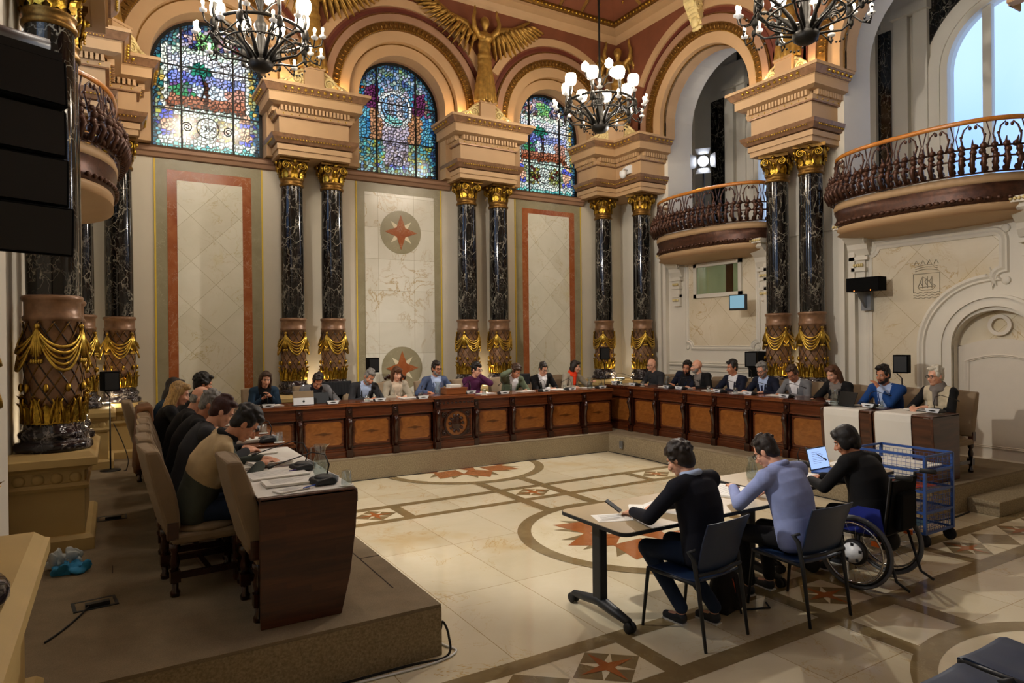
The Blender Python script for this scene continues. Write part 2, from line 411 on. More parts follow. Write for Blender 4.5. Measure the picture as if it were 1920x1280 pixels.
# ------------------------------------------------------------------ walls
def comb(centers, r, u0, u1, zb, zs, zt, n=24):
    p = [(u0, zb)]
    for c in centers:
        p += [(c-r, zb)]+[(c+r*math.cos(PI-PI*i/n), zs+r*math.sin(PI-PI*i/n)) for i in range(n+1)]+[(c+r, zb)]
    return p+[(u1, zb), (u1, zt), (u0, zt)]
def arch_pts(c, r, zs, zb, n=28): return [(c-r, zb)]+[(c+r*math.cos(PI-PI*i/n), zs+r*math.sin(PI-PI*i/n)) for i in range(n+1)]+[(c+r, zb)]
def band(mb, ax, c, zs, r0, r1, zb, d0, d1, n=28, smooth=False):
    A = arch_pts(c, r0, zs, zb, n); B = arch_pts(c, r1, zs, zb, n); k = len(A); vs = []; fs = []
    for a, b in zip(A, B):
        for q, d in ((a, d0), (b, d0), (b, d1), (a, d1)): vs.append((q[0], d, q[1]) if ax == 'y' else (d, q[0], q[1]))
    for i in range(k-1):
        for j in range(4): fs.append((i*4+j, i*4+(j+1) % 4, i*4+4+(j+1) % 4, i*4+4+j))
    fs += [(0, 1, 2, 3), (4*k-4, 4*k-1, 4*k-2, 4*k-3)]
    return mb.add(vs, fs, smooth)
mb = MB(); mb.box(XL-.3, XR+.3, YB, YB+.35, 0, 5.38); mb.mi = 1
mb.prism(comb(WC, .9, XL-.3, XR+.3, 5.38, ZS, 10.2), 'y', YB, YB+.35); wb = struct(mb.build('wall_back', ['cream_wall', 'pink_stone']))
mb = MB(); prof = [(-.02, 5.2), (.05, 5.22), (.07, 5.28), (.1, 5.3), (.1, 5.36), (.13, 5.38), (-.02, 5.42)]
for a, b in ((.3, 2.6), (3.7, 6.05), (7.2, 9.5)): mb.strip([(a, YB), (b, YB)], [(-o, z) for o, z in prof])
struct(mb.build('trim_1', 'pink_stone'))
# marble panels inlaid in the back wall
def panel(i, x0, x1, m, frame, zt):
    mb = MB(); mb.box(x0-.02, x1+.02, YB-.012, YB+.01, PF, 5.2); mb.mi = 3; mb.box(x0-.045, x0-.02, YB-.016, YB+.01, PF, 5.2); mb.box(x1+.02, x1+.045, YB-.016, YB+.01, PF, 5.2)
    g = .15
    if frame: mb.mi = 1; mb.box(x0+g, x1-g, YB-.016, YB, PF, 5.03); g = .3
    mb.mi = 2; mb.box(x0+g-(.02 if not frame else 0), x1-g+(.02 if not frame else 0), YB-.02, YB, PF, zt)
    return struct(mb.build('wall_panel', ['grey_border', 'rosso', m, 'yellow_line']))
panel(0, .66, 2.30, 'panel_marble', 1, 4.86)
pc = panel(1, 4.10, 5.82, 'centre_marble', 0, 5.02); panel(2, 7.68, 9.40, 'panel_marble', 1, 4.92)
mb = MB()
for zc in (4.27, 1.56):
    n = 40; cx = 4.97
    mb.mi = 0; mb.prism([(cx+.43*math.cos(2*PI*i/n), zc+.43*math.sin(2*PI*i/n)) for i in range(n)], 'y', YB-.026, YB-.015)
    def st(R, r, a0, d, mi):
        mb.mi = mi; mb.prism([(cx+(R if i % 2 == 0 else r)*math.cos(a0+PI*i/4), zc+(R if i % 2 == 0 else r)*math.sin(a0+PI*i/4)) for i in range(8)], 'y', YB-d, YB-.015)
    st(.31, .1, PI/4, .03, 1); st(.345, .13, 0, .034, 2)
struct(mb.build('wall_medallion', ['grey_border', 'floor_white', 'rosso']))
# arcade in front of the wall above the piers
mb = MB(); mb.prism(comb(WC, 1.5, XL, XR, 6.5, ZS, 9.3), 'y', 12.2, YB); struct(mb.build('wall_arcade', 'red_plaster'))
def arch_order(ax, c, k, face, sgn):
    """mouldings of one arch; face = plane of the spandrel, sgn = +1 when depth grows away from the room"""
    mb = MB(); F = lambda a: face+sgn*a
    mb.mi = 0; band(mb, ax, c, ZS, 1.47*k, 1.60*k, 6.5, F(-.06), F(.05))
    mb.mi = 5; band(mb, ax, c, ZS, 1.66*k, 1.72*k, 7.4, F(-.02), F(.02))
    mb.mi = 2; mb.ring((c, ZS), 1.76*k, 1.92*k, *sorted((F(-.04), F(.02))), .5, PI-.5, 28, ax)
    mb.mi = 3; band(mb, ax, c, ZS, 1.60*k, 1.625*k, 6.5, F(-.04), F(.02))
    mb.mi = 1; band(mb, ax, c, ZS, 1.32*k, 1.47*k, 6.5, F(-.03), F(.08))
    # ornament on the gilt band
    n = 46
    for i in range(n):
        a = PI*(i+.5)/n; r = 1.395*k; u, z = c+r*math.cos(a), ZS+r*math.sin(a); d = F(-.035)
        R_ = Matrix.Rotation(-a, 3, 'Y') if ax == 'y' else Matrix.Rotation(a, 3, 'X')
        mb.sph((u, d, z) if ax == 'y' else (d, u, z), (.055*k, .03, .02) if ax == 'y' else (.03, .055*k, .02), 6, 4, R_)
    mb.mi = 4; n = 110
    for i in range(n):
        a = PI*(i+.5)/n; r = 1.325*k; u, z = c+r*math.cos(a), ZS+r*math.sin(a); d = F(-.03); mb.bead((u, d, z) if ax == 'y' else (d, u, z), .014)
    mb.mi = 2; band(mb, ax, c, ZS, 1.12*k, 1.32*k, 6.5, F(.04), F(.2)); band(mb, ax, c, ZS, .9*k if ax == 'y' else 1.1*k, 1.12*k, 5.4 if ax == 'y' else 6.5, F(.16), F(.46))
    mb.mi = 3; band(mb, ax, c, ZS, 1.1*k, 1.125*k, 6.5, F(.145), F(.2))
    return struct(mb.build('arch_moulding', ['pink_stone', 'old_gold', 'peach_stone', 'old_gold', 'gilt', 'dark_red']))
for c in WC: arch_order('y', c, 1.0, 12.2, 1)
# ---- right wall (pierced by the gallery arches), left wall mirrors it
def side_wall(side):
    X0 = XR if side > 0 else XL; X1 = X0+side*.75; a, b = min(X0, X1), max(X0, X1)
    mb = MB(); mb.mi = 0
    mb.prism(comb(sorted(RC), 1.38, -3, YB+.0, 4.1, ZS, 10.2), 'x', a, b)
    mb.mi = 0
    if side < 0: mb.box(a, b, -3, YB, 0, 4.1)
    else:
        # doorway centred at y 4.6
        mb.box(a, b, 5.16, YB, 0, 4.1); mb.box(a, b, -3, 4.05, 0, 4.1)
        mb.prism([(4.05, 1.95)]+[(4.605-.555*math.cos(PI*i/20), 1.95+.5*math.sin(PI*i/20)) for i in range(21)]+[(5.16, 1.95), (5.16, 4.1), (4.05, 4.1)], 'x', a, b)
    struct(mb.build('wall_right' if side > 0 else 'wall_left', ['white_wall', 'peach_stone']))
    mb = MB(); F0 = X0-side*.45; 
    mb.prism(comb(sorted(RC), 1.55, -3, YB, 6.5, ZS, 9.3), 'x', min(F0, X0), max(F0, X0)); struct(mb.build('wall_arcade', 'red_plaster'))
    for c in RC: arch_order('x', c, 1.06 if True else 1, F0, side)
side_wall(1); side_wall(-1)
mb = MB(); mb.box(XL-.3, XR+3.2, -3.3, -3, 0, 10.2); struct(mb.build('wall_near', 'cream_wall'))
# ---- cornice and ceiling
inner = [(XL+.0, -3), (XL, YB), (XR, YB), (XR, -3)]
def cornice(path, sgn):
    mb = MB(); S = lambda pr: [(o*sgn, z) for o, z in pr]
    mb.mi = 0; mb.strip(path, S([(0, 8.85), (.42, 8.85), (.42, 8.93), (.5, 9.02), (.55, 9.1), (.72, 9.14), (.72, 9.2), (0, 9.2)]))
    mb.mi = 1; mb.strip(path, S([(.0, 9.2), (.76, 9.2), (.8, 9.25), (.8, 9.3), (.0, 9.3)]))
    mb.mi = 2
    pts = []
    for (x0, y0), (x1, y1) in zip(path[:-1], path[1:]):
        L = math.hypot(x1-x0, y1-y0); n = int(L/.1); dx, dy = (x1-x0)/L, (y1-y0)/L; nx, ny = -dy*sgn, dx*sgn
        for i in range(n):
            t_ = (i+.5)*L/n; px, py = x0+dx*t_+nx*.79, y0+dy*t_+ny*.79
            if XL+.7 < px < XR-.7 and py < YB-.7: mb.sph((px, py, 9.245), (.035, .035, .03), 5, 4)
    return struct(mb.build('trim_2', ['peach_stone', 'old_gold', 'gilt']))
cornice(inner, -1)
mb = MB(); mb.strip(inner, [(-o, z) for o, z in [(.76, 9.3), (1.9, 10.0), (1.9, 10.1), (.76, 9.4)]])
mb.mi = 1
# flower studs and ribs on the cove
for (x0, y0), (x1, y1) in zip(inner[:-1], inner[1:]):
    L = math.hypot(x1-x0, y1-y0); n = int(L/.55); dx, dy = (x1-x0)/L, (y1-y0)/L; nx, ny = dy, -dx
    for i in range(n):
        for row in range(2):
            t_ = (i+.5)*L/n; o = 1.05+.5*row; z = 9.3+(o-.76)/1.14*.7-.02
            if t_ < o or t_ > L-o: continue
            px, py = x0+dx*t_+nx*o, y0+dy*t_+ny*o
            for q in range(6): mb.sph((px+.05*math.cos(q*PI/3)*abs(dx)+.04*math.cos(q*PI/3)*abs(dy), py+.05*math.cos(q*PI/3)*abs(dy)+.04*math.cos(q*PI/3)*abs(dx), z+.05*math.sin(q*PI/3)), (.025, .025, .018), 5, 3)
        t_ = i*L/n
        if t_ > 1.3 and t_ < L-1.3:
            mb.mi = 2; a = Vector((x0+dx*t_+nx*.8, y0+dy*t_+ny*.8, 9.32)); b = Vector((x0+dx*t_+nx*1.85, y0+dy*t_+ny*1.85, 9.98)); mb.tube([a, b], .045, 4, smooth=False); mb.mi = 1
struct(mb.build('ceiling_cove', ['red_plaster', 'gilt', 'old_gold']))
mb = MB(); mb.box(XL-.3, XR+3.2, -3.3, YB+.4, 10.05, 10.3); struct(mb.build('ceiling', 'red_plaster'))

# ------------------------------------------------------------------ gallery behind the right wall
GX = 13.2
mb = MB(); mb.box(XR+.02, GX, -3, YB, 3.9, 4.15); struct(mb.build('floor_gallery', 'white_wall'))
mb = MB(); mb.mi = 0
mb.prism(comb(sorted(RC), 1.06, -3, YB, 4.6, 6.95, 10), 'x', GX, GX+.3); mb.box(GX, GX+.3, -3, YB, 0, 4.6); struct(mb.build('wall_outer', ['white_wall']))
mb = MB(); mb.box(XR+.75, GX, YB, YB+.35, 0, 10.1); struct(mb.build('wall_gallery_end', 'white_wall'))
mb = MB(); mb.box(XR+1.25, GX-.12, YB-.03, YB+.01, 4.9, 8.3)
for yc in RC:
    y0, y1 = yc+1.5, yc+2.63
    mb.box(GX-.03, GX+.01, yc+2.2-.18, yc+2.2+.24, 4.9, 8.1)
    p = arch_pts(yc, 1.42, 6.95, 7.3); p2 = [(yc+1.42*math.cos(PI-PI*i/28), 6.95+1.42*math.sin(PI-PI*i/28)) for i in range(29)]
    mb.prism([q for q in p2 if q[1] > 7.3]+[(yc+1.6, 7.3), (yc+1.6, 9.2), (yc-1.6, 9.2), (yc-1.6, 7.3)], 'x', GX-.03, GX)
struct(mb.build('wall_inlay', 'dark_marble'))
mb = MB()
for yc in RC:
    for s_ in (-1, 1):
        for o in (1.42, 1.78): mb.box(GX-.12, GX, yc+s_*o-.13, yc+s_*o+.13, 4.15, 8.2)
        mb.box(GX-.2, GX, yc+s_*1.6-.35, yc+s_*1.6+.35, 8.2, 8.35); mb.box(GX-.16, GX, yc+s_*1.6-.32, yc+s_*1.6+.32, 8.35, 8.8)
mb.box(XR+.76, XR+.95, YB-.14, YB, 4.15, 9); 
struct(mb.build('trim_3', 'white_wall'))
for k, yc in enumerate(RC):
    w = empty('window_%d' % (k+4), (0, 0, 0), kind='structure')
    mb = MB(); band(mb, 'x', yc, 6.95, .98, 1.1, 4.55, GX-.05, GX+.2); band(mb, 'x', yc, 6.95, 1.1, 1.3, 4.4, GX-.08, GX+.02)
    for s_ in (-1, 1): mb.box(GX+.02, GX+.14, yc+s_*.36-.07, yc+s_*.36+.07, 4.6, 7.95)
    mb.box(GX+.02, GX+.14, yc-1, yc+1, 4.55, 4.68); mb.build('frame', 'white_wall', w)
    mb = MB(); n = 28; mb.prism([(yc-1, 4.6)]+[(yc+math.cos(PI-PI*i/n), 6.95+math.sin(PI-PI*i/n)) for i in range(n+1)]+[(yc+1, 4.6)], 'x', GX+.075, GX+.085); mb.build('pane', 'gallery_glass', w)

# ------------------------------------------------------------------ lower right wall: frames, marble panels, glass booth, door
def mould(mb, pts, w=.05, d=.035, X=XR):
    """raised moulding following (y, z) points on the right wall"""
    k = len(pts); P = [Vector(p) for p in pts]; vs = []
    for i in range(k):
        a = P[max(0, i-1)]; b = P[min(k-1, i+1)]; d1 = (P[i]-a).normalized() if i else (b-P[i]).normalized(); d2 = (b-P[i]).normalized() if i < k-1 else d1
        n1 = Vector((-d1.y, d1.x)); n2 = Vector((-d2.y, d2.x)); nn = (n1+n2).normalized(); s_ = 1/max(.4, nn.dot(n1))
        for o, e in ((-w, 0), (-w*.7, d*.8), (-w*.2, d*.4), (w*.3, d), (w, d*.6), (w, 0)): q = P[i]+nn*o*s_; vs.append((X-e, q.x, q.y))
    fs = [(i*6+j, i*6+j+1, i*6+6+j+1, i*6+6+j) for i in range(k-1) for j in range(5)]; mb.add(vs, fs)
def notched(y0, y1, z0, z1, r=.14):
    P = []
    for (cy, cz, a0) in ((y0, z0, 0), (y0, z1, -90), (y1, z1, 180), (y1, z0, 90)):
        A = [(cy+r*math.cos(math.radians(a0+90*i/8)), cz+r*math.sin(math.radians(a0+90*i/8))) for i in range(9)]
        P += A
    return P
mb = MB()
# far bay: y 8.3 .. 11
pan = notched(8.62, 10.45, 1.9, 3.85)
mould(mb, pan+pan[:2]); mould(mb, [(11.0, 1.55), (8.3, 1.55)], .05, .05); mould(mb, [(11.0, 1.42), (8.3, 1.42)], .02, .02)
for y in (8.62, 10.45):
    for z in (1.9, 3.85): mb.T = None; mb.sph((XR-.01, y, z), (.02, .05, .05), 10, 6)
# door bay
R_out = 1.0; dc = 4.605
arc = [(dc+R_out*math.cos(PI*i/24*.5), 1.95+.95*math.sin(PI*i/24*.5)) for i in range(25)]
bd = [(6.42, .75), (6.42, 3.5)]+[(6.42-.16*math.sin(0)+0, 3.5)]
nb = [(6.42, 1.0), (6.42, 3.42)]+[(6.42-.14+.14*math.cos(PI/2+PI/2*0)+0, 3.42)]
border = [(6.42, .6), (6.42, 3.42)]+[(6.42+.0-.14*math.sin(a), 3.56-.14*math.cos(a)) for a in [PI*.5*i/6 for i in range(7)]]+[(4.62, 3.56)]+[(4.48-.0+.14*math.cos(PI+ -PI*.5*i/6)*-1*0+4.62*0, 0) for i in range(0)]
border += [(4.62-.14*math.sin(PI*.5*i/6)*1.0, 3.56-.14*(1-math.cos(PI*.5*i/6))) for i in range(1, 7)]+[(4.48, 3.02)]+[(4.48+.14*math.sin(PI*.5*i/6), 3.02-.14*(1-math.cos(PI*.5*i/6))) for i in range(1, 7)]
border += [(4.62+.0, 2.93)]+[(dc+1.0*math.cos(PI/2-PI/2*i/18), 1.93+.98*math.sin(PI/2-PI/2*i/18)) for i in range(19)]+[(dc+1.0, .55)]
border = [p for p in border if p is not None]
mould(mb, border, .06, .04)
for p in ((6.42, 3.56), (4.46, 3.58), (4.46, 2.86)): mb.sph((XR-.01, p[0], p[1]), (.02, .06, .06), 10, 6)
band(mb, 'x', dc, 1.95, .555, .68, PF, XR-.05, XR+.02); band(mb, 'x', dc, 1.95, .68, .72, PF, XR-.075, XR+.02)
mb.box(XR-.06, XR, 5.4, 8.3, .34, .5); mb.box(XR-.03, XR, 3.0, 11, 3.93, 4.02)
# vertical pilaster strips beside the piers
for y in (6.66, 6.84, 8.36, 11.06, 11.22): mb.box(XR-.1, XR, y-.05, y+.05, PF, 3.9)
struct(mb.build('trim_4', 'white_wall'))
mb = MB(); mb.prism(pan, 'x', XR-.008, XR+.002)
mb.prism([p for p in border[1:]]+[(dc+1.0, .55), (6.42, .6)], 'x', XR-.006, XR+.002)
struct(mb.build('wall_marble', 'alabaster'))
# engraved coat of arms on the marble
mb = MB(); gx = XR-.012; cy, cz = 5.52, 2.83
def eng(pts, r=.0045): mb.tube([(gx, cy-u*.8, cz+.06+v*.66) for u, v in pts], r, 4)
eng([(-.24, .24), (-.24, -.2)]); eng([(-.24, .24), (.24, .24), (.24, -.2)])
for k in range(3): eng([(-.24+.02*i, -.2-.06*k+.015*math.sin(i*1.2)) for i in range(25)])
for k in range(3): eng([(-.2+.02*i, .3+.05*k+.04*math.sin(PI*i/20)) for i in range(21)])
for u in (-.18, -.06, .06, .18): eng([(u-.04, .45), (u, .55), (u+.04, .45)])
eng([(-.16, -.08), (-.1, -.14), (.1, -.14), (.17, -.06), (-.16, -.08)])
for u in (-.07, .02, .1): eng([(u, -.1), (u, .17)]); eng([(u, .14), (u-.05, .05), (u, -.04)])
eng([(.17, -.06), (-.07, .17)]); eng([(-.16, -.08), (-.07, .17)])
struct(mb.build('engraved_arms', 'engraved_grey'))
# consoles with gilt carving under the balconies
def console(y, z=3.55, gilt=True):
    mb = MB(); mb.box(XR-.44, XR, y-.22, y+.22, z+.3, z+.38)
    mb.prism([(XR, z-.12), (XR-.06, z-.12), (XR-.12, z-.02), (XR-.14, z+.06), (XR-.36, z+.24), (XR-.36, z+.3), (XR, z+.3)], 'y', y-.17, y+.17)
    mb.tube([(XR-.2+.05*math.cos(a)*(1-a/14), y-.18, z+.1+.07*math.sin(a)*(1-a/14)) for a in [i*.5 for i in range(22)]], .012, 5)
    for zz, w in ((z-.16, .16), (z-.34, .12), (z-.52, .10)): mb.box(XR-.1, XR, y-w, y+w, zz-.04, zz+.02)
    mb.box(XR-.07, XR, y-.1, y+.1, z-.75, z-.12); mb.mi = 1
    for i in range(9): mb.bead((XR-.45, y-.2+.05*i, z+.345), .03)
    for zz in (z-.28, z-.62): 
        for i in range(5): mb.sph((XR-.1, y-.07+.035*i, zz), (.02, .018, .03), 5, 4)
    struct(mb.build('wall_console', ['white_wall', 'cream_gilt']))
for y in (10.72, 8.42, 6.55, 4.12): console(y)
# booth window
bw = empty('window_7', kind='structure'); mb = MB()
for a in ((8.98, 10.24, 3.58, 3.66), (8.98, 10.24, 2.94, 3.02), (8.98, 9.06, 2.94, 3.66), (10.16, 10.24, 2.94, 3.66)): mb.box(XR-.05, XR+.02, *a)
mb.build('frame', 'white_wall', bw); mb = MB(); mb.box(XR-.02, XR-.014, 9.05, 10.18, 3.0, 3.6); mb.build('pane', 'booth_glass', bw)
mb = MB(); mb.box(XR-.012, XR-.009, 9.05, 10.18, 3.0, 3.6); mb.mi = 1; mb.box(XR-.0135, XR-.0125, 9.2, 9.395, 3.0, 3.6); mb.build('blind', ['blind_green', 'brown_leather'], bw)
mb = MB(); mb.box(XR-.002, XR+.75, 4.0, 5.2, 0, PF); mb.box(XR+.3, XR+.32, 4.0, 5.2, PF, 2.6); struct(mb.build('door_threshold', 'white_wall'))
# door
dr = empty('door_1', kind='structure'); mb = MB()
mb.prism([(4.05, PF)]+[(4.05, 1.93)]+[(4.05+1.11*i/16, 1.93+.12*math.sin(PI*i/16)) for i in range(17)]+[(5.16, 1.93), (5.16, PF)], 'x', XR+.14, XR+.2)
mould_pts = [(4.17, .5), (4.17, 1.72)]+[(4.17+.87*i/16, 1.72+.09*math.sin(PI*i/16)) for i in range(17)]+[(5.04, 1.72), (5.04, .5), (4.17, .5)]
mould(mb, mould_pts, .02, .02, XR+.14); mb.build('door_leaf', 'door_white', dr)
mb = MB(); mb.prism([(4.605-.555*math.cos(PI*i/20), 1.95+.5*math.sin(PI*i/20)) for i in range(21)], 'x', XR+.17, XR+.18); mb.build('fanlight_panel', 'alabaster', dr)
mb = MB(); mb.ring((4.605, 2.24), .1, .15, XR+.12, XR+.18, 0, 2*PI, 28, 'x'); mb.build('roundel', 'door_white', dr)
mb = MB(); mb.box(XR+.12, XR+.14, 4.14, 4.2, 1.05, 1.36); mb.sph((XR+.1, 4.17, 1.2), .03, 8, 6); mb.build('door_handle', 'old_gold', dr)

# ------------------------------------------------------------------ entablatures over the column pairs
def path_pts(path, o, step, z):
    res = []
    for k, ((x0, y0), (x1, y1)) in enumerate(zip(path[:-1], path[1:])):
        L = math.hypot(x1-x0, y1-y0); dx, dy = (x1-x0)/L, (y1-y0)/L; n = max(1, int(round(L/step)))
        for i in range(n): t_ = (i+.5)*L/n; res.append((x0+dx*t_+dy*o, y0+dy*t_-dx*o, z, dx, dy))
    return res
def entab(path, foot, name='pier_entablature'):
    """path runs with the room on its right hand side"""
    e = empty(name, (0, 0, 0), kind='structure')
    S = lambda pr: [(-o, z) for o, z in pr]
    mb = MB(); mb.prism(foot, 'z', 5.35, 6.5)
    mb.strip(path, S([(-.1, 5.34), (.02, 5.34), (.02, 5.43), (.045, 5.43), (.045, 5.52), (-.1, 5.52)]))
    mb.strip(path, S([(-.1, 6.16), (.1, 6.17), (.2, 6.2), (.2, 6.34), (.22, 6.36), (-.1, 6.36)])); mb.strip(path, S([(-.1, 6.46), (.32, 6.46), (.32, 6.51), (-.1, 6.51)]))
    mb.strip(path, S([(-.1, 6.02), (.05, 6.02), (.07, 6.09), (-.1, 6.09)]))
    for x, y, z, dx, dy in path_pts(path, .07, .065, 6.12):
        mb.box(x-.02-.025*abs(dy), x+.02+.025*abs(dy), y-.02-.025*abs(dx), y+.02+.025*abs(dx), 6.08, 6.17)
    mb.build('entablature_block', 'peach_stone', e)
    mb = MB(); mb.strip(path, S([(-.1, 5.52), (.07, 5.54), (.13, 5.62), (.15, 5.68), (-.1, 5.7)])); mb.strip(path, S([(-.1, 6.36), (.24, 6.36), (.3, 6.46), (-.1, 6.46)]))
    mb.strip(path, S([(-.1, 6.0), (.045, 6.0), (.045, 6.03), (-.1, 6.03)]))
    mb.build('dark_moulding', 'bronze_brown', e)
    mb = MB()
    for x, y, z, dx, dy in path_pts(path, .285, .115, 6.42): mb.sph((x, y, z), .028, 6, 5)
    for x, y, z, dx, dy in path_pts(path, .25, .04, 6.375): mb.bead((x, y, z), .012)
    for x, y, z, dx, dy in path_pts(path, .06, .13, 6.045): mb.bead((x, y, z), .016)
    for x, y, z, dx, dy in path_pts(path, .12, .05, 5.6): mb.bead((x, y, z), .02)
    mb.build('gilt_beads', 'bright_gilt', e)
    return e
PX = [(2.5, 3.72), (5.98, 7.24)]
for a, b in PX:
    entab([(a, YB), (a, 11.95), (b, 11.95), (b, YB)][::-1][::-1], [(a, YB), (a, 11.95), (b, 11.95), (b, YB)])
entab([(9.395, YB), (9.395, 11.95), (9.95, 11.95), (9.95, 11.12), (XR, 11.12)], [(9.395, YB), (9.395, 11.95), (9.95, 11.95), (9.95, 11.12), (XR, 11.12), (XR, YB)])
entab([(XL, 11.12), (-.05, 11.12), (-.05, 11.95), (.36, 11.95), (.36, YB)], [(XL, 11.12), (-.05, 11.12), (-.05, 11.95), (.36, 11.95), (.36, YB), (XL, YB)])
entab([(XR, 8.17), (9.95, 8.17), (9.95, 6.95), (XR, 6.95)], [(XR, 8.17), (9.95, 8.17), (9.95, 6.95), (XR, 6.95)])
entab([(XL, 6.95), (-.05, 6.95), (-.05, 8.17), (XL, 8.17)], [(XL, 6.95), (-.05, 6.95), (-.05, 8.17), (XL, 8.17)])
entab([(XL, 2.8), (-.05, 2.8), (-.05, 4.05), (XL, 4.05)], [(XL, 2.8), (-.05, 2.8), (-.05, 4.05), (XL, 4.05)])
# pedestals
def pedestal(path, foot):
    S = lambda pr: [(-o, z) for o, z in pr]
    mb = MB(); mb.prism(foot, 'z', PF, 1.17)
    mb.strip(path, S([(-.1, PF), (.07, PF), (.07, .44), (.04, .47), (-.1, .47)])); mb.strip(path, S([(-.1, .86), (.02, .86), (.035, .89), (.02, .92), (-.1, .92)]))
    mb.strip(path, S([(-.1, 1.02), (.02, 1.02), (.03, 1.04), (.1, 1.07), (.1, 1.13), (.08, 1.14), (.04, 1.18), (-.1, 1.18)]))
    for x, y, z, dx, dy in path_pts(path, .0, .15, .96):
        R_ = Matrix.Rotation(PI/2, 3, 'X') if abs(dx) > .5 else Matrix.Rotation(PI/2, 3, 'Y')
        mb.sph((x, y, z), (.05, .05, .015), 12, 5, R_)
    struct(mb.build('column_pedestal', 'yellow_stone'))
def rectp(x0, x1, y0, y1, side):
    if side == 'b': p = [(x0, YB), (x0, y0), (x1, y0), (x1, YB)]
    elif side == 'r': p = [(XR, y1), (x0, y1), (x0, y0), (XR, y0)]
    else: p = [(XL, y0), (x1, y0), (x1, y1), (XL, y1)]
    pedestal(p, p)
for a, b in PX: rectp(a-.02, b+.02, 11.95, 0, 'b')
for x in (2.44, 3.78, 5.92, 7.3): pass
pedestal([(9.395, YB), (9.395, 11.95), (9.95, 11.95), (9.95, 11.12), (XR, 11.12)], [(9.395, YB), (9.395, 11.95), (9.95, 11.95), (9.95, 11.12), (XR, 11.12), (XR, YB)])
pedestal([(XL, 11.12), (-.07, 11.12), (-.07, 11.95), (.36, 11.95), (.36, YB)], [(XL, 11.12), (-.07, 11.12), (-.07, 11.95), (.36, 11.95), (.36, YB), (XL, YB)])
rectp(9.98, 0, 6.9, 8.22, 'r'); rectp(0, -.22, 6.88, 8.2, 'l'); rectp(0, -.38, 2.3, 4.0, 'l')
# pier strip on the left that rises behind the near column
mb = MB(); mb.box(XL, -.48, 4.05, 4.4, PF, 5.35); struct(mb.build('wall_pilaster', 'white_wall'))
CHAND = [(1.78, 9.6), (7.55, 9.5), (7.55, 5.35)]
# ------------------------------------------------------------------ soft bodies: unions of rounded solids, remeshed into one skin
JOBS = []
def soft(name, mb, mats, parent=None, voxel=.01, it=5, post=None, fac=.5):
    """queue a union of solids that becomes one continuous smooth mesh"""
    o = mb.build(name, mats, parent)
    r = o.modifiers.new('r', 'REMESH'); r.mode = 'VOXEL'; r.voxel_size = voxel; r.use_smooth_shade = True
    s = o.modifiers.new('s', 'SMOOTH'); s.factor = fac; s.iterations = it
    JOBS.append((o, post)); return o
def run_jobs():
    global JOBS
    bpy.context.view_layer.update(); dg = bpy.context.evaluated_depsgraph_get()
    res = []
    for o, post in JOBS: res.append((o, post, bpy.data.meshes.new_from_object(o.evaluated_get(dg), preserve_all_data_layers=False, depsgraph=dg)))
    for o, post, me in res:
        mats = list(o.data.materials); o.modifiers.clear(); nm = o.name; o.data = me; me.name = nm
        me.materials.clear()
        for m in mats: me.materials.append(m)
        me.polygons.foreach_set('use_smooth', [True]*len(me.polygons))
        if post: post(o, me)
    JOBS = []

def spiral(c, r, turns, u, v, n=26, a0=0, sgn=1):
    c = Vector(c); u = Vector(u); v = Vector(v)
    return [c+(u*math.cos(a0+sgn*t*turns*2*PI)+v*math.sin(a0+sgn*t*turns*2*PI))*r*(1-t*.85) for t in [i/n for i in range(n+1)]]
def leaf(mb, a, r, z0, h, w, curl=.06, lobes=3):
    """acanthus leaf standing against a drum of radius r at angle a"""
    vs = []; fs = []; nu, nv = 4, 7
    for j in range(nv+1):
        t = j/nv; ww = w*(math.sin(PI*min(1, .18+.82*t))**.6)*(1+.18*math.cos(t*lobes*2*PI))*.5
        rr = r+.012+curl*max(0, t-.55)**1.6*3; z = z0+h*(t if t < .9 else .9+.3*(t-.9))
        for i in range(nu+1):
            u = (i/nu-.5)*2; aa = a+u*ww/r; b = rr+.012*(1-abs(u))+.01*math.cos(u*6)
            vs.append((b*math.cos(aa), b*math.sin(aa), z-.02*abs(u)))
    for j in range(nv):
        for i in range(nu): q = j*(nu+1)+i; fs.append((q, q+1, q+nu+2, q+nu+1))
    n = len(vs); vs += [(x*(1-.02/max(.05, math.hypot(x, y))), y*(1-.02/max(.05, math.hypot(x, y))), z) for x, y, z in vs]
    fs += [tuple(k+n for k in f[::-1]) for f in fs]
    mb.add(vs, fs, True)

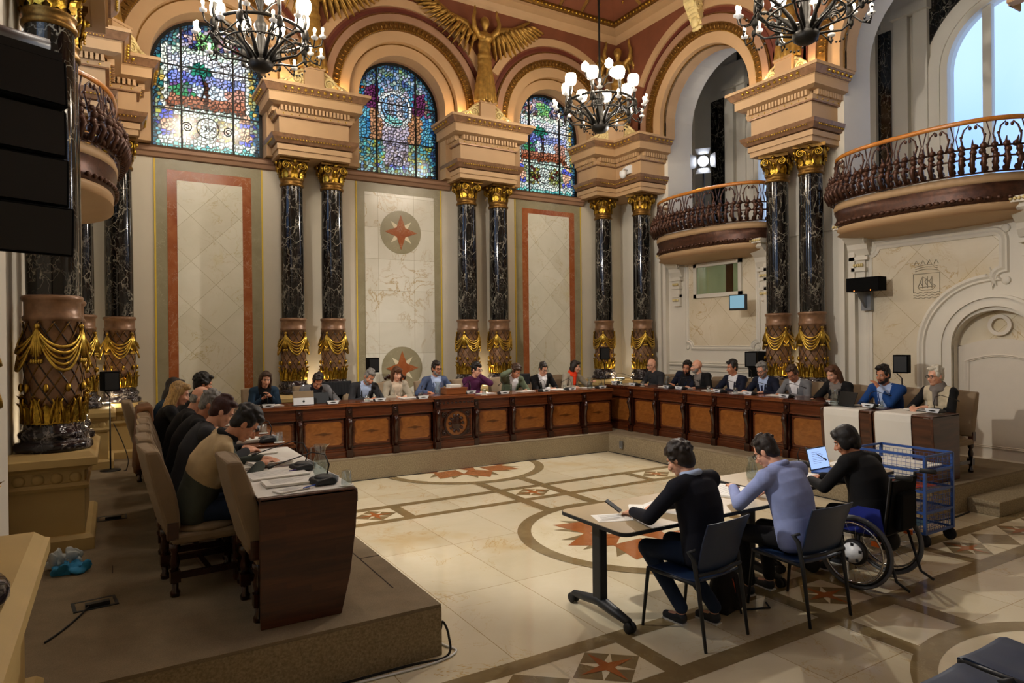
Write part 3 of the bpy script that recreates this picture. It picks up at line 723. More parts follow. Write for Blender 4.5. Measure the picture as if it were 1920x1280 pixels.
# ------------------------------------------------------------------ columns
def make_column():
    e = empty('marble_column')
    mb = MB(); mb.lathe([(.28, 0), (.295, .02), (.295, .05), (.28, .075), (.25, .085), (.245, .105), (.262, .125), (.265, .15), (.25, .175), (.232, .185), (.228, .24)], n=28)
    mb.build('base', 'base_marble', e)
    mb = MB(); mb.lathe([(.206, .24), (.214, .5), (.212, .9), (.205, 1.12), (.222, 1.13), (.226, 1.16), (.212, 1.175), (.212, 1.29), (.228, 1.305), (.235, 1.33), (.222, 1.345), (.205, 1.35)], n=32)
    for k in range(12):
        for s_ in (1, -1):
            pts = [(.214*math.cos(a), .214*math.sin(a), .3+.82*t) for t in [i/16 for i in range(17)] for a in [2*PI*k/12+s_*t*2.4]]
            mb.mi = 1 if s_ > 0 else 2; mb.tube(pts, .007, 4); mb.mi = 0
    db = mb.build('drum', ['bronze_brown', 'old_gold', 'leather_dark'], e)
    mb = MB()
    for k in range(9): leaf(mb, 2*PI*k/9, .208, .24, .2, .1, .05)
    for k in range(9):
        leaf(mb, 2*PI*(k+.5)/9, .204, .24, .27, .05, .05)
        for s_ in (-1, 1): a = 2*PI*k/9+s_*.13; mb.tube([(.222*math.cos(a), .222*math.sin(a), .25), (.232*math.cos(a+s_*.04), .232*math.sin(a+s_*.04), .36), (.238*math.cos(a+s_*.12), .238*math.sin(a+s_*.12), .43), (.24*math.cos(a+s_*.06), .24*math.sin(a+s_*.06), .46)], [.012, .014, .011, .006], 5)
    for k in range(9):
        a = 2*PI*k/9; mb.sph((.235*math.cos(a), .235*math.sin(a), .55), (.022, .022, .04), 7, 6)
    mb.lathe([(.222, .235), (.232, .245), (.222, .26)], n=28, caps=False)
    mb.build('leaf_band', 'gilt', e)
    mb = MB()
    for k in range(4):
        a0 = 2*PI*k/4+PI/4
        for q in range(5):
            sag = .16+.05*q; ro = .235+.012*math.sin(q*2)
            pts = [((ro+.02*math.sin(PI*t))*math.cos(a0+t*PI/2), (ro+.02*math.sin(PI*t))*math.sin(a0+t*PI/2), 1.06-sag*math.sin(PI*t)**.8) for t in [i/14 for i in range(15)]]
            mb.tube(pts, [.005+.0105*math.sin(PI*i/14) for i in range(15)], 5)
        for q in range(-2, 3):
            aa = a0+q*.05; mb.tube([(.24*math.cos(a0), .24*math.sin(a0), 1.07), (.25*math.cos(aa), .25*math.sin(aa), .95), (.252*math.cos(a0+q*.08), .252*math.sin(a0+q*.08), .8+.02*abs(q))], [.008, .016, .013], 5)
            mb.sph((.252*math.cos(a0+q*.08), .252*math.sin(a0+q*.08), .78), (.014, .014, .022), 5, 4)
        mb.sph((.235*math.cos(a0), .235*math.sin(a0), 1.08), .024, 8, 6)
    mb.build('drapery_swag', 'bright_gilt', e)
    mb = MB(); mb.lathe([(.197, 1.35), (.2, 1.8), (.197, 2.6), (.186, 3.7)], n=36, caps=False); mb.build('shaft', 'dark_marble', e)
    mb = MB(); mb.lathe([(.19, 3.68), (.21, 3.69), (.212, 3.72), (.195, 3.735), (.195, 3.79), (.208, 3.8), (.205, 3.82), (.188, 3.83), (.19, 3.95), (.215, 4.06), (.235, 4.1)], n=28)
    # concave-sided abacus
    ab = []
    for k in range(4):
        a0 = PI/4+k*PI/2; a1 = a0+PI/2; P0 = Vector((math.cos(a0), math.sin(a0)))*.36; P1 = Vector((math.cos(a1), math.sin(a1)))*.36
        for i in range(8): t_ = i/8; q = P0.lerp(P1, t_); ab.append(tuple(q*(1-.12*math.sin(PI*t_))))
    mb.prism(ab, 'z', 4.11, 4.17)
    mb.build('capital', 'old_gold', e)
    mb = MB()
    for k in range(8): leaf(mb, 2*PI*k/8, .188, 3.83, .16, .12, .06)
    for k in range(4):
        for s_ in (-1, 1):
            a = k*PI/2; d = Vector((math.cos(a), math.sin(a), 0)); u = Vector((-d.y, d.x, 0)); c = d*.225+u*s_*.14+Vector((0, 0, 4.03))
            mb.tube(spiral(c, .066, 2.0, -u*s_, Vector((0, 0, 1)), 26, PI/2+.0, 1 if True else -1), [.014-.008*i/26 for i in range(27)], 5)
            mb.tube([d*.2+u*s_*.02+Vector((0, 0, 3.9)), d*.235+u*s_*.06+Vector((0, 0, 4.04)), c+Vector((0, 0, .066))], .012, 5)
        mb.sph(tuple(d*.26+Vector((0, 0, 4.1))), (.035, .035, .035), 8, 6); mb.sph(tuple(d*.235+Vector((0, 0, 3.99))), (.028, .028, .035), 7, 5)
        for q in range(3): mb.sph(tuple(d*.24+Vector((0, 0, 3.96-.03*q))), .014, 5, 4)
    mb.build('gilt_ornament', 'gilt', e)
    return e
c0 = make_column()
COLS = [(2.78, 12.3, 0, 'left of the pair between left and centre windows'), (3.5, 12.3, 0, 'right of the pair between left and centre windows'),
        (6.28, 12.3, 0, 'left of the pair between centre and right windows'), (7.03, 12.3, 0, 'right of the pair between centre and right windows'),
        (9.84, 12.3, 0, 'far corner column nearest the right stained glass window'), (10.3, 11.5, .3, 'far corner column nearest the smaller balcony'),
        (10.3, 7.9, .4, 'of the right wall pair, towards the far balcony'), (10.3, 7.22, .5, 'of the right wall pair, towards the near balcony'),
        (.1, 12.3, 0, 'just left of the left stained glass window'), (-.42, 11.5, .3, 'left corner column partly hidden behind the big near column'),
        (-.45, 7.15, .35, 'big near column on the left under the hanging loudspeakers'), (-.45, 7.85, .1, 'column squeezed right behind the big near left column'),
        (-.62, 3.0, .2, 'column cut off by the left edge of the photo')]
for i, (x, y, rz, lb) in enumerate(COLS):
    c = c0 if i == 0 else dup(c0, (0, 0, 0))
    c.location = (x, y, 1.18); c.rotation_euler = (0, 0, rz)
    tag(c, 'dark marble and gilt column, '+lb, 'column', 'marble columns along the walls')

# gilt scroll crests above the piers
def crest(x, y, rz=0, w=1):
    e = empty('scroll_crest', (x, y, 6.51), rz, kind='structure')
    mb = MB(); mb.box(-.17, .17, -.09, .12, 0, .42); mb.box(-.19, .19, -.11, .14, .4, .44); mb.build('crest_block', 'peach_stone', e)
    mb = MB()
    for s_ in (-1, 1):
        mb.prism([(s_*.17, 0), (s_*.6, 0), (s_*.55, .1), (s_*.42, .16), (s_*.3, .3), (s_*.17, .36)], 'y', .0, .06)
        for cx, cz, r in ((.28, .2, .1), (.55, .08, .07)): mb.tube(spiral((s_*cx, -.02, cz), r, 2, (1, 0, 0), (0, 0, 1), 24), [.022-.012*i/24 for i in range(25)], 6)
        mb.tube([(s_*.2, -.01, .38), (s_*.3, -.02, .33), (s_*.42, -.02, .2), (s_*.55, -.02, .16), (s_*.63, -.02, .05)], .022, 6)
        for q in range(5): mb.sph((s_*(.2+.09*q), -.02, .38-.07*q), (.035, .025, .03), 6, 4)
    mb.build('crest_scroll', 'cream_gilt', e)
for x, y, rz in ((3.11, 12.02, 0), (6.61, 12.02, 0), (9.8, 11.75, -PI/4), (.1, 11.75, PI/4), (10.12, 7.56, -PI/2), (-.22, 7.56, PI/2)): crest(x, y, rz)

# ------------------------------------------------------------------ winged figures
def angel(x, y, rz, label):
    e = empty('winged_figure', (x, y, 6.92), rz, label, 'statue', 'gilt winged figures above the piers')
    mb = MB()
    for i in range(9):
        t = i/8; mb.sph((0, 0, .1+1.0*t), (.25-.12*t+.02*math.sin(t*9), .17-.06*t, .12), 12, 7)
    for k in range(7): a = PI+PI*(k+.5)/7; mb.tube([(.26*math.cos(a), .18*math.sin(a), 0), (.19*math.cos(a), .14*math.sin(a), .5), (.08*math.cos(a), .07*math.sin(a), 1.05)], [.035, .028, .02], 6)
    mb.sph((0, 0, 1.2), (.15, .11, .16), 12, 8); mb.sph((0, -.02, 1.38), (.19, .11, .1), 12, 8); mb.cyl((0, -.02, 1.4), (0, -.04, 1.56), .045); mb.sph((0, -.05, 1.64), (.085, .09, .115), 12, 9); mb.sph((0, -.02, 1.69), (.1, .1, .1), 10, 8)
    for s_ in (-1, 1):
        mb.tube([(s_*.16, -.02, 1.42), (s_*.27, -.08, 1.5), (s_*.3, -.1, 1.66), (s_*.25, -.08, 1.85)], [.065, .058, .046, .036], 8); mb.sph((s_*.25, -.08, 1.9), (.035, .03, .05), 8, 6)
        mb.sph((s_*.07, -.1, 1.34), (.055, .05, .055), 8, 6)
    soft('draped_body', mb, 'angel_gold', e, .022, 3)
    for s_ in (-1, 1):
        mb = MB()
        mb.tube([(s_*.12, .08, 1.35), (s_*.38, .1, 1.62), (s_*.75, .1, 1.72), (s_*1.15, .08, 1.98)], [.07, .08, .06, .03], 8)
        for row, (n, L, th) in enumerate(((13, .46, .02), (12, .34, .03), (10, .2, .04))):
            for i in range(n):
                t = i/(n-1); bx = s_*(.2+.95*t); bz = 1.45+.2*min(1, t*2.2)+.33*max(0, t-.35); a = -PI/2+.25+t*1.15; ll = L*(1-.35*t)*(1.15 if i > 2 else 1)
                d = Vector((s_*math.cos(a), 0, math.sin(a))); c = Vector((bx, .08-.025*row, bz))+d*ll*.5
                mb.sph(tuple(c), (ll*.6, th, .085-.012*row), 8, 5, d.to_track_quat('X', 'Y').to_matrix())
        mb.build('wing', 'angel_gold', e)
angel(6.6, 12.05, 0, 'gilt winged statue above the pier between the centre and right windows')
angel(3.1, 12.05, 0, 'gilt winged statue behind the left chandelier')
angel(9.95, 11.85, -PI/4, 'gilt winged statue in the far right corner behind the middle chandelier')
angel(-.05, 11.85, PI/4, 'gilt winged statue at the top left corner, only its robe showing')
angel(10.2, 7.56, -PI/2, 'gilt winged statue above the right wall pier behind the right chandelier')
# carved bracket over the crown of the far gallery arch
mb = MB(); mb.prism([(XR-.45, 8.3), (XR-.5, 8.35), (XR-.75, 8.8), (XR-.75, 8.9), (XR-.4, 8.9), (XR-.4, 8.3)], 'y', 9.5, 9.76)
mb.tube(spiral((XR-.62, 9.48, 8.7), .1, 2, (1, 0, 0), (0, 0, 1)), .025, 6); mb.sph((XR-.55, 9.63, 8.45), (.08, .1, .12), 10, 7)
for q in range(5): mb.sph((XR-.5-.05*q, 9.63, 8.32+.12*q), (.05, .15, .05), 8, 5)
struct(mb.build('keystone_bracket', 'cream_gilt'))

# ------------------------------------------------------------------ stained glass
def hexc(h): return lin(h)[:3]
def pick(*a):
    p, q = hexc(random.choice(a)), hexc(random.choice(a)); return tuple((x+y)/2 for x, y in zip(p, q))
def glass_scene(u, v, kind):
    """colour of the pane piece at u (-1..1 across) v (0..1 upwards)"""
    au = abs(u); top = (v-.62)/.38 if v > .62 else 0
    rr = math.hypot(u, top) if v > .62 else au
    if rr > .9: return pick('14264a', '1b3a66', '2a5a6a', '20343c', '3a6a86')
    if kind == 'ship':
        d = math.hypot(u+.02, (v-.60)*2.25/1.8*1.9)
        if d < .34:
            if v < .53: return pick('7ac2c8', '5aaab8', '9ad8d0')
            if abs(u) < .22 and (abs(math.sin(u*16)) > .35) and v < .7: return pick('c8ccd8', '9aa0b8', '8a90a8')
            return pick('8abae8', '76a8e0', '9accf0')
        if d < .42: return pick('dfe8ee', 'c8dcea')
        if v > .78: return pick('2f5a9a', '4a7a9a', '6a9ab0', '3a4a8a', '7a9a5a', 'a8b8d8')
        if au > .42 and .58 < v < .78: return pick('5a2a58', '6a3060', '472248') if au < .72 else pick('b0481e', '2a8a8a', '3a6ab0')
        if v > .3:
            if .3 < au < .62 and v < .62: return pick('b88a6a', 'c89c7a', '96704a', 'a88060')
            if au <= .3: return pick('a8a8c4', 'c4c4dc', '8888ac', 'd0c8d8')
            return pick('3a8ac0', '5ab0d0', '2a6aa8', '7ac4d8')
        if v > .1:
            if au < .3: return pick('9898b8', 'c0c0d4', '7a6a5a', '6a6a90')
            return pick('3a90b8', '5ac0c8', '2f5a8a', '7a8a3a', 'a8b050')
        return pick('b0e0e0', '8ac8d8', '4a5ac0', '6a7a3a', '3a2a20')
    # landscape windows
    if v > .8:
        if au < .2 and v < .93: return pick('3a9a78', '6ab898', '8ac850', 'a0d8a0')
        if au < .5: return pick('d8d8e8', '3a4a90', '5a6ab8', '2a3a6a', 'c8a08a')
        return pick('2a3f7a', '5aa0b0', '30508a', '8a3a2a', '4a7a5a')
    if v > .74 and au < .6: return pick('d0ece0', 'b8e0d8', 'e4f0ea')
    if v > .33:
        if au > .8: return pick('2a8a90', 'b8a048', 'c8b860', '245a5a')
        if au > .7: return pick('e6f2ee', 'd0e4e4')
        tree = math.hypot((u+.12)/.2, (v-.63)/.055)
        if tree < 1: return pick('1f7a6a', '2a9078', '145a58')
        if abs(u+.02) < .025 and v < .62: return hexc('3a2018')
        if v > .6: return pick('dce8fa', 'c4dcf8', 'eef4ff')
        if v > .52: return pick('5a6ad0', '8a88d8', '7aa0e8', '4a58b0') if u < 0 else pick('8aa0d8', '6a80c8', 'b0b8e8')
        if v > .43: return pick('2a8a5a', '4aa070', '6a4a90') if u < -.25 else (pick('d8ecff', 'c0e0fa') if u < .35 else pick('b08a80', 'c09a90'))
        if v > .38: return pick('a8705a', 'b88068', '8a5a48')
        return pick('7a4028', '8a4a30', '5a3020')
    if v > .27 and au < .62: return pick('c8e8e0', 'b0d8d8', 'e0f0ec')
    if v > .1:
        if .58 < au < .82: return pick('d8b09a', 'c89880', 'e8c8b0') if (v*14) % 2 < 1.3 else pick('4a5ad8', '6a78e0')
        if au >= .82: return pick('2a38a0', '5aa0b8', 'a0a850')
        if au < .16: return pick('dcecea', 'c8e0e4')
        if au < .4: return pick('b0b050', '7a8a3a', '3a1414', '5a1818', 'b8d0c8')
        return pick('5a1a18', '3a5a3a', 'a0b060', 'b8d8d8')
    if v > .05: return pick('d8ece8', 'bfdce0', 'e8f4f4')
    return pick('3a9aa8', '6ac0c0', '8ad8d0')
def stained_window(i, c, kind):
    w = empty('window_%d' % i, (0, 0, 0), kind='structure')
    Y = YB+.12; r = .88; z0 = 5.42; zt = ZS+r; H = zt-z0; nx, nz = 38, 48
    random.seed(11+i); nx, nz = 96, 122; cs = .062; seeds = {}
    for a in range(int(2*r/cs)+2):
        for b in range(int(H/cs)+2): seeds[a, b] = ((a+random.random()*.95)*cs-.5*cs, (b+random.random()*.95)*cs-.5*cs)
    lab = {}
    for a in range(nx):
        for b in range(nz):
            x, z = 2*r*(a+.5)/nx, H*(b+.5)/nz; ia, ib = int(x/cs+.5), int(z/cs+.5)
            lab[a, b] = min(((p, q) for p in (ia-1, ia, ia+1) for q in (ib-1, ib, ib+1) if (p, q) in seeds), key=lambda k: (seeds[k][0]-x)**2+(seeds[k][1]-z)**2)
    scol = {k: glass_scene(min(1, max(-1, v[0]/r-1)), min(.999, max(0, v[1]/H)), kind) for k, v in seeds.items()}
    vs = [(c-r+2*r*a/nx, Y, z0+H*b/nz) for b in range(nz+1) for a in range(nx+1)]; fs = []; cols = []
    for b in range(nz):
        for a in range(nx):
            mx, mz = c-r+2*r*(a+.5)/nx, z0+H*(b+.5)/nz
            if mz > ZS and math.hypot(mx-c, mz-ZS) > r+.02: continue
            edge = any((a+p, b+q) in lab and lab[a+p, b+q] != lab[a, b] for p, q in ((1, 0), (0, 1)))
            k = b*(nx+1)+a; fs.append((k, k+1, k+nx+2, k+nx+1)); cc = scol[lab[a, b]]; cols.append(tuple(q*.12 for q in cc) if edge else cc)
    me = bpy.data.meshes.new('stained_pane'); me.from_pydata(vs, [], fs); ca = me.color_attributes.new('Col', 'FLOAT_COLOR', 'CORNER')
    k = 0
    for f, cc in zip(fs, cols):
        for _ in f: ca.data[k].color = (*cc, 1); k += 1
    me.materials.append(M['stained']); o = bpy.data.objects.new('stained_pane', me); C.objects.link(o); o.parent = w; o['label'] = 'leaded pieces of coloured glass'
    mb = MB(); n = 28; mb.prism([(c-r, z0)]+[(c+r*math.cos(PI-PI*q/n), ZS+r*math.sin(PI-PI*q/n)) for q in range(n+1)]+[(c+r, z0)], 'y', Y+.004, Y+.014); mb.build('lead_came', 'iron', w)
    mb = MB()
    for s_ in (-1, 1): mb.box(c+s_*.47*r-.014, c+s_*.47*r+.014, Y-.03, Y, z0, ZS+.86*r)
    for z in (6.1, 6.85): mb.box(c-r, c+r, Y-.02, Y, z-.01, z+.01)
    band(mb, 'y', c, ZS, r-.03, r+.03, z0, Y-.03, Y+.02); mb.box(c-r, c+r, Y-.03, Y+.02, z0-.03, z0+.03); mb.build('iron_frame', 'iron', w)
    if kind == 'ship':
        mb = MB(); gy = Y-.006; zc = z0+.60*H
        for sx in (-.14, 0, .13):
            mb.tube([(c+sx, gy, zc-.1), (c+sx, gy, zc+.2)], .006, 4)
            for q in range(3): mb.tube([(c+sx-.06, gy, zc+.17-.08*q), (c+sx+.07, gy, zc+.15-.08*q)], .005, 4)
        mb.tube([(c-.25, gy, zc-.04), (c-.2, gy, zc-.12), (c+.17, gy, zc-.13), (c+.26, gy, zc-.03), (c-.25, gy, zc-.06)], .01, 4)
        mb.ring((c-.02, zc), .31*r, .33*r, gy-.004, gy+.004, 0, 2*PI, 40); mb.ring((c-.02, zc), .41*r, .425*r, gy-.004, gy+.004, 0, 2*PI, 40)
        mb.ring((c+.03, z0+.13*H), .1, .115, gy-.004, gy+.004, 0, 2*PI, 24)
        mb.build('lead_drawing', 'iron', w)
    else:
        cu = bpy.data.curves.new('date', 'FONT'); cu.body = '1560'; cu.size = .13; cu.align_x = 'CENTER'; cu.extrude = .003
        t_ = bpy.data.objects.new('date_lettering', cu); C.objects.link(t_); t_.parent = w; t_.location = (c, Y-.012, z0+.17*H); t_.rotation_euler = (PI/2, 0, 0); cu.materials.append(M['iron'])
        mb = MB(); gy = Y-.006
        mb.ring((c, z0+.19*H), .17, .185, gy-.004, gy+.004, 0, 2*PI, 28); mb.tube([(c-.62, gy, z0+.33*H), (c-.62, gy, z0+.79*H), (c+.62, gy, z0+.79*H), (c+.62, gy, z0+.33*H), (c-.62, gy, z0+.33*H)], .008, 4)
        for s_ in (-1, 1):
            mb.tube(spiral((c+s_*.22, gy, z0+.8*H), .07, 2, (s_, 0, 0), (0, 0, 1)), .008, 4)
            mb.tube(spiral((c+s_*.33, gy, z0+.18*H), .09, 2, (s_, 0, 0), (0, 0, 1)), .008, 4)
        mb.tube([(c-.1, gy, z0+.4*H), (c-.04, gy, z0+.5*H), (c-.1, gy, z0+.6*H)], .012, 4); mb.build('lead_drawing', 'iron', w)
    mb = MB(); mb.box(c-r-.02, c+r+.02, YB+.34, YB+.36, z0-.05, zt+.02); mb.build('outer_light', 'daylight_sky', w)
for i, (c, k) in enumerate(zip(WC, ('land', 'ship', 'land'))): stained_window(i+1, c, k)
random.seed(5)

# ------------------------------------------------------------------ chandeliers
def make_chandelier():
    e = empty('chandelier')
    mb = MB()
    mb.lathe([(.02, 0), (.1, .01), (.15, .05), (.165, .12), (.13, .14), (.14, .19), (.08, .22), (.05, .3), (.07, .42), (.05, .5), (.085, .58), (.09, .64), (.045, .7), (.03, .85), (.05, .95), (.02, 1.05), (.02, 2.2), (.03, 3.6)], n=16)
    for i in range(60): a = 2*PI*i/60; 
    mb.tube([(.6*math.cos(2*PI*i/48), .6*math.sin(2*PI*i/48), .52) for i in range(48)], .022, 6, closed=True)
    mb.tube([(.46*math.cos(2*PI*i/40), .46*math.sin(2*PI*i/40), .34) for i in range(40)], .013, 5, closed=True)
    for k in range(8):
        a = 2*PI*k/8; ca, sa = math.cos(a), math.sin(a); P = lambda r, z: (r*ca, r*sa, z)
        mb.tube([P(.12, .16), P(.2, .3), P(.36, .46), P(.5, .54), P(.6, .52), P(.66, .44), P(.62, .34)], [.03, .028, .024, .022, .024, .02, .012], 6)
        mb.tube([P(.13, .12), P(.3, .17), P(.5, .2), P(.62, .3), P(.6, .5)], [.02, .016, .014, .016, .02], 5)
        mb.tube([P(.6, .5), P(.62, .62), P(.6, .74)], [.028, .022, .03], 7)
        mb.sph(P(.62, .46), (.05, .05, .09), 7, 6); mb.sph(P(.64, .3), (.03, .03, .05), 6, 5)
        mb.tube(spiral(P(.4, .36), .09, 1.6, (ca, sa, 0), (0, 0, 1)), .011, 5)
        # candle brackets either side
        for d in (-.2, .2):
            b = a+d; Q = lambda r, z: (r*math.cos(b), r*math.sin(b), z); zz = .3 if d < 0 else .46
            mb.tube([P(.62, .42), Q(.7, .26 if d < 0 else .36), Q(.8, zz-.06), Q(.82, zz+.03)], .011, 5)
        for q in range(7): b = a+PI/8+(q-3)*.07; mb.sph((.74*math.cos(b), .74*math.sin(b), .2+.012*(q-3)**2), .017, 5, 4)
    for k in range(4):
        a = 2*PI*(k+.5)/4; P = lambda r, z: (r*math.cos(a), r*math.sin(a), z)
        mb.tube([P(.04, .8), P(.16, .92), P(.28, .95), P(.3, 1.04)], .013, 5)
    mb.build('iron_frame', 'iron', e)
    for k in range(8):
        a = 2*PI*k/8; mb = MB(); mb.lathe([(.045, 0), (.085, .02), (.1, .08), (.102, .14), (.085, .19), (.05, .2)], (.6*math.cos(a), .6*math.sin(a), .76), 12); mb.build('lamp_shade', 'lamp_white', e)
    for k in range(4):
        a = 2*PI*(k+.5)/4; mb = MB(); mb.lathe([(.015, 0), (.06, .03), (.075, .08), (.06, .13), (.02, .17), (.0, .19)], (.3*math.cos(a), .3*math.sin(a), 1.05), 12); mb.build('upper_globe', 'lamp_white' if k else 'lamp_dim', e)
    for k in range(16):
        a = 2*PI*(k//2)/8+(-.2 if k % 2 == 0 else .2); zz = .3 if k % 2 == 0 else .46; c = (.82*math.cos(a), .82*math.sin(a), zz+.03)
        mb = MB(); mb.lathe([(.015, 0), (.045, .02), (.05, .04), (.02, .05), (.016, .1)], c, 8); cup = mb.build('candle_cup', 'white_plastic', e)
        mb = MB(); mb.sph((c[0], c[1], c[2]+.13), (.022, .022, .035), 8, 6); mb.build('bulb', 'bulb', cup)
    return e
ch0 = make_chandelier()
for i, (x, y) in enumerate(CHAND):
    c = ch0 if i == 0 else dup(ch0, (0, 0, 0)); c.location = (x, y, 5.8); c.rotation_euler = (0, 0, .2+.5*i)
    tag(c, ['wrought iron chandelier hanging in front of the left window', 'wrought iron chandelier hanging by the far right corner, seen whole', 'wrought iron chandelier cut by the top edge near the right gallery'][i], 'chandelier', 'chandeliers')

# ------------------------------------------------------------------ balconies
def balcony(yc, side, label):
    X0 = XR if side > 0 else XL; e = empty('balcony', (X0, yc, 4.15), 0 if side > 0 else PI, label, 'balcony', 'curved balconies')
    n = 30; P = []
    for i in range(n+1):
        t = -1+2*i/n; d = .78*(1-abs(t)**2.6)**.5; P.append((-d, 1.42*t))
    # path runs from -y to +y bulging to -x, outward = left of travel
    def arc(k=1.0, dx=0): return [(p[0]*k+dx, p[1]*(.97+.03*k)) for p in P]
    mb = MB(); mb.strip(arc(), [(-.3, -.02), (.03, -.02), (.05, .04), (.03, .1), (-.3, .1)], smooth=True); mb.prism([(p[0]*.98, p[1]) for p in P], 'z', -.3, .09)
    mb.strip(arc(), [(-.3, -.4), (-.06, -.4), (.0, -.32), (.0, -.28), (-.3, -.28)], smooth=True)
    lay = [(1, -.4), (.95, -.415), (.86, -.43), (.7, -.45), (.5, -.465), (.3, -.475), (.08, -.48)]; vs = []; m_ = len(P)
    for k, zz in lay: vs += [(p[0]*k, p[1]*k**.6, zz) for p in P]
    mb.add(vs, [(a*m_+i, a*m_+i+1, a*m_+m_+i+1, a*m_+m_+i) for a in range(len(lay)-1) for i in range(m_-1)], True)
    mb.build('slab', 'peach_stone', e)
    mb = MB(); mb.strip(arc(), [(-.3, -.28), (-.0, -.28), (.03, -.2), (.0, -.12), (.04, -.02), (-.3, -.02)], smooth=True)
    for p in arc(1.04): mb.sph((p[0], p[1], -.22), (.03, .05, .03), 6, 4)
    mb.build('gilt_moulding', 'foliage_bronze', e); 
    L = [0]
    for a, b in zip(P[:-1], P[1:]): L.append(L[-1]+math.dist(a, b))
    def at(s):
        s = max(0, min(L[-1]-1e-6, s)); j = max(i for i in range(len(L)) if L[i] <= s); j = min(j, n-1); t = (s-L[j])/(L[j+1]-L[j]); a, b = Vector(P[j]), Vector(P[j+1]); d = (b-a).normalized(); return a.lerp(b, t), d, Vector((-d.y, d.x))
    mb = MB()
    N = int(L[-1]/.11)
    for i in range(N+1):
        q, d, nn = at(i*L[-1]/N); zz = .1
        for j in range(5):
            o = .05+.09*math.sin(PI*(j+.5)/5.5); c = q+nn*o; mb.sph((c.x+random.uniform(-.02, .02), c.y+random.uniform(-.02, .02), zz+.06+.075*j), (.045, .045, .05), 6, 4, Matrix.Rotation(random.random()*3, 3, 'Y'))
        c = q+nn*.1; mb.tube([(c.x, c.y, .12), ((q+nn*.17).x, (q+nn*.17).y, .25), ((q+nn*.08).x, (q+nn*.08).y, .48), ((q+nn*.12).x, (q+nn*.12).y, .56)], [.03, .035, .02, .006], 5)
    for z, o in ((.12, .06), (.3, .14), (.46, .05)):
        mb.tube([(at(i*L[-1]/40)[0]+at(i*L[-1]/40)[2]*o).to_3d()+Vector((0, 0, z)) for i in range(41)], .014, 5)
    mb.build('foliage_band', 'foliage_bronze', e); mb = MB(); N = int(L[-1]/.19)
    for i in range(N+1):
        q, d, nn = at(i*L[-1]/N); s_ = 1 if i % 2 else -1; V = lambda a, o, z: (q+d*a*s_+nn*o).to_3d()+Vector((0, 0, z))
        mb.tube([V(0, .06, .45), V(.03, .04, .6), V(.0, .02, .72), V(-.06, .02, .78)], [.016, .013, .012, .008], 5); mb.tube([V(.06, .05, .46), V(.09, .03, .62), V(.05, .02, .8)], .009, 4)
        mb.sph(V(-.07, .02, .74), (.022, .022, .03), 6, 4); mb.sph(V(.03, .03, .63), (.025, .02, .02), 6, 4)
    mb.build('iron_scrollwork', 'foliage_bronze', e)
    mb = MB(); mb.tube([Vector((p[0]*1.03, p[1], .83)) for p in P], .034, 8, flat=.7); mb.build('handrail', 'rail_wood', e)
balcony(RC[0], 1, 'curved balcony with a floodlight standing on it, above the far bay of the right wall')
balcony(RC[1], 1, 'large curved balcony at the right edge, above the arched white door')
balcony(RC[0], -1, 'dark curved balcony behind the hanging loudspeakers on the left')
# ------------------------------------------------------------------ council desks
def desk_unit(w, h, spot=True, centre=False, ax='x', top='mahogany_top'):
    """front faces -y, body runs from x=0 to w"""
    e = empty('desk_cabinet'); wd = 'mahogany'
    mb = MB(); mb.box(.0, w, .05, .14, .0, h-.05); mb.box(0, .02, .05, .62, 0, h-.05); mb.box(w-.02, w, .05, .62, 0, h-.05); mb.box(0, w, 0, .1, 0, .1); mb.box(.0, w, .015, .1, .1, .13)
    mb.box(.0, w, .0, .1, h-.2, h-.05); mb.box(0, w, -.015, .1, h-.215, h-.195); mb.box(.1, w-.03, .035, .06, .16, h-.24)
    a, b, c, d = .14, w-.06, .2, h-.27
    for q in ((a-.03, b+.03, c-.03, c), (a-.03, b+.03, d, d+.03), (a-.03, a, c, d), (b, b+.03, c, d)): mb.box(q[0], q[1], .02, .05, q[2], q[3])
    mb.build('carcass', wd, e, bevel=.006)
    mb = MB(); 
    if centre:
        n = 28; mb.prism([((a+b)/2+.2*math.cos(2*PI*i/n), (c+d)/2+.2*math.sin(2*PI*i/n)) for i in range(n)], 'y', .028, .04)
    else:
        g = .03; mb.prism([(a+g, c), (b-g, c), (b, c+g), (b, d-g), (b-g, d), (a+g, d), (a, d-g), (a, c+g)], 'y', .026, .04)
    mb.build('veneer_panel', 'burl' if spot else 'burl_plain', e)
    mb = MB(); mb.box(.0, .095, -.02, .05, .11, h-.05)
    mb.tube([(.047, -.02, .13), (.047, -.045, .22), (.047, -.03, .34), (.047, -.045, h*.52), (.047, -.075, h-.3), (.047, -.05, h-.22)], [.03, .034, .022, .03, .04, .03], 8)
    mb.box(.005, .09, -.05, .05, h-.22, h-.19); mb.sph((.047, -.03, h-.12), (.025, .02, .035), 8, 6); mb.box(-.0, .095, -.05, .05, .0, .12)
    if centre:
        cx, cz = (a+b)/2, (c+d)/2
        mb.sph((cx, .025, cz), (.09, .02, .12), 12, 8); mb.ring((cx, cz), .2, .23, -.0, .03, 0, 2*PI, 32)
        for i in range(10): t = 2*PI*i/10; mb.sph((cx+.12*math.cos(t), .02, cz+.13*math.sin(t)), (.03, .018, .03), 7, 5)
        for sx in (a+.05, b-.05):
            for sz in (c+.05, d-.05): mb.tube(spiral((sx, .02, sz), .05, 1.5, (1, 0, 0), (0, 0, 1)), .01, 5)
        for i in range(9): mb.sph((.1+(w-.14)*i/8, -.005, h-.12), (.03, .015, .018), 7, 5)
    mb.build('carved_pilaster', 'dark_mahogany', e)
    mb = MB(); mb.box(-.0, w, -.045, .66, h-.05, h-.02); mb.box(0, w, -.03, .66, h-.02, h); mb.build('worktop', top, e, bevel=.006)
    return e
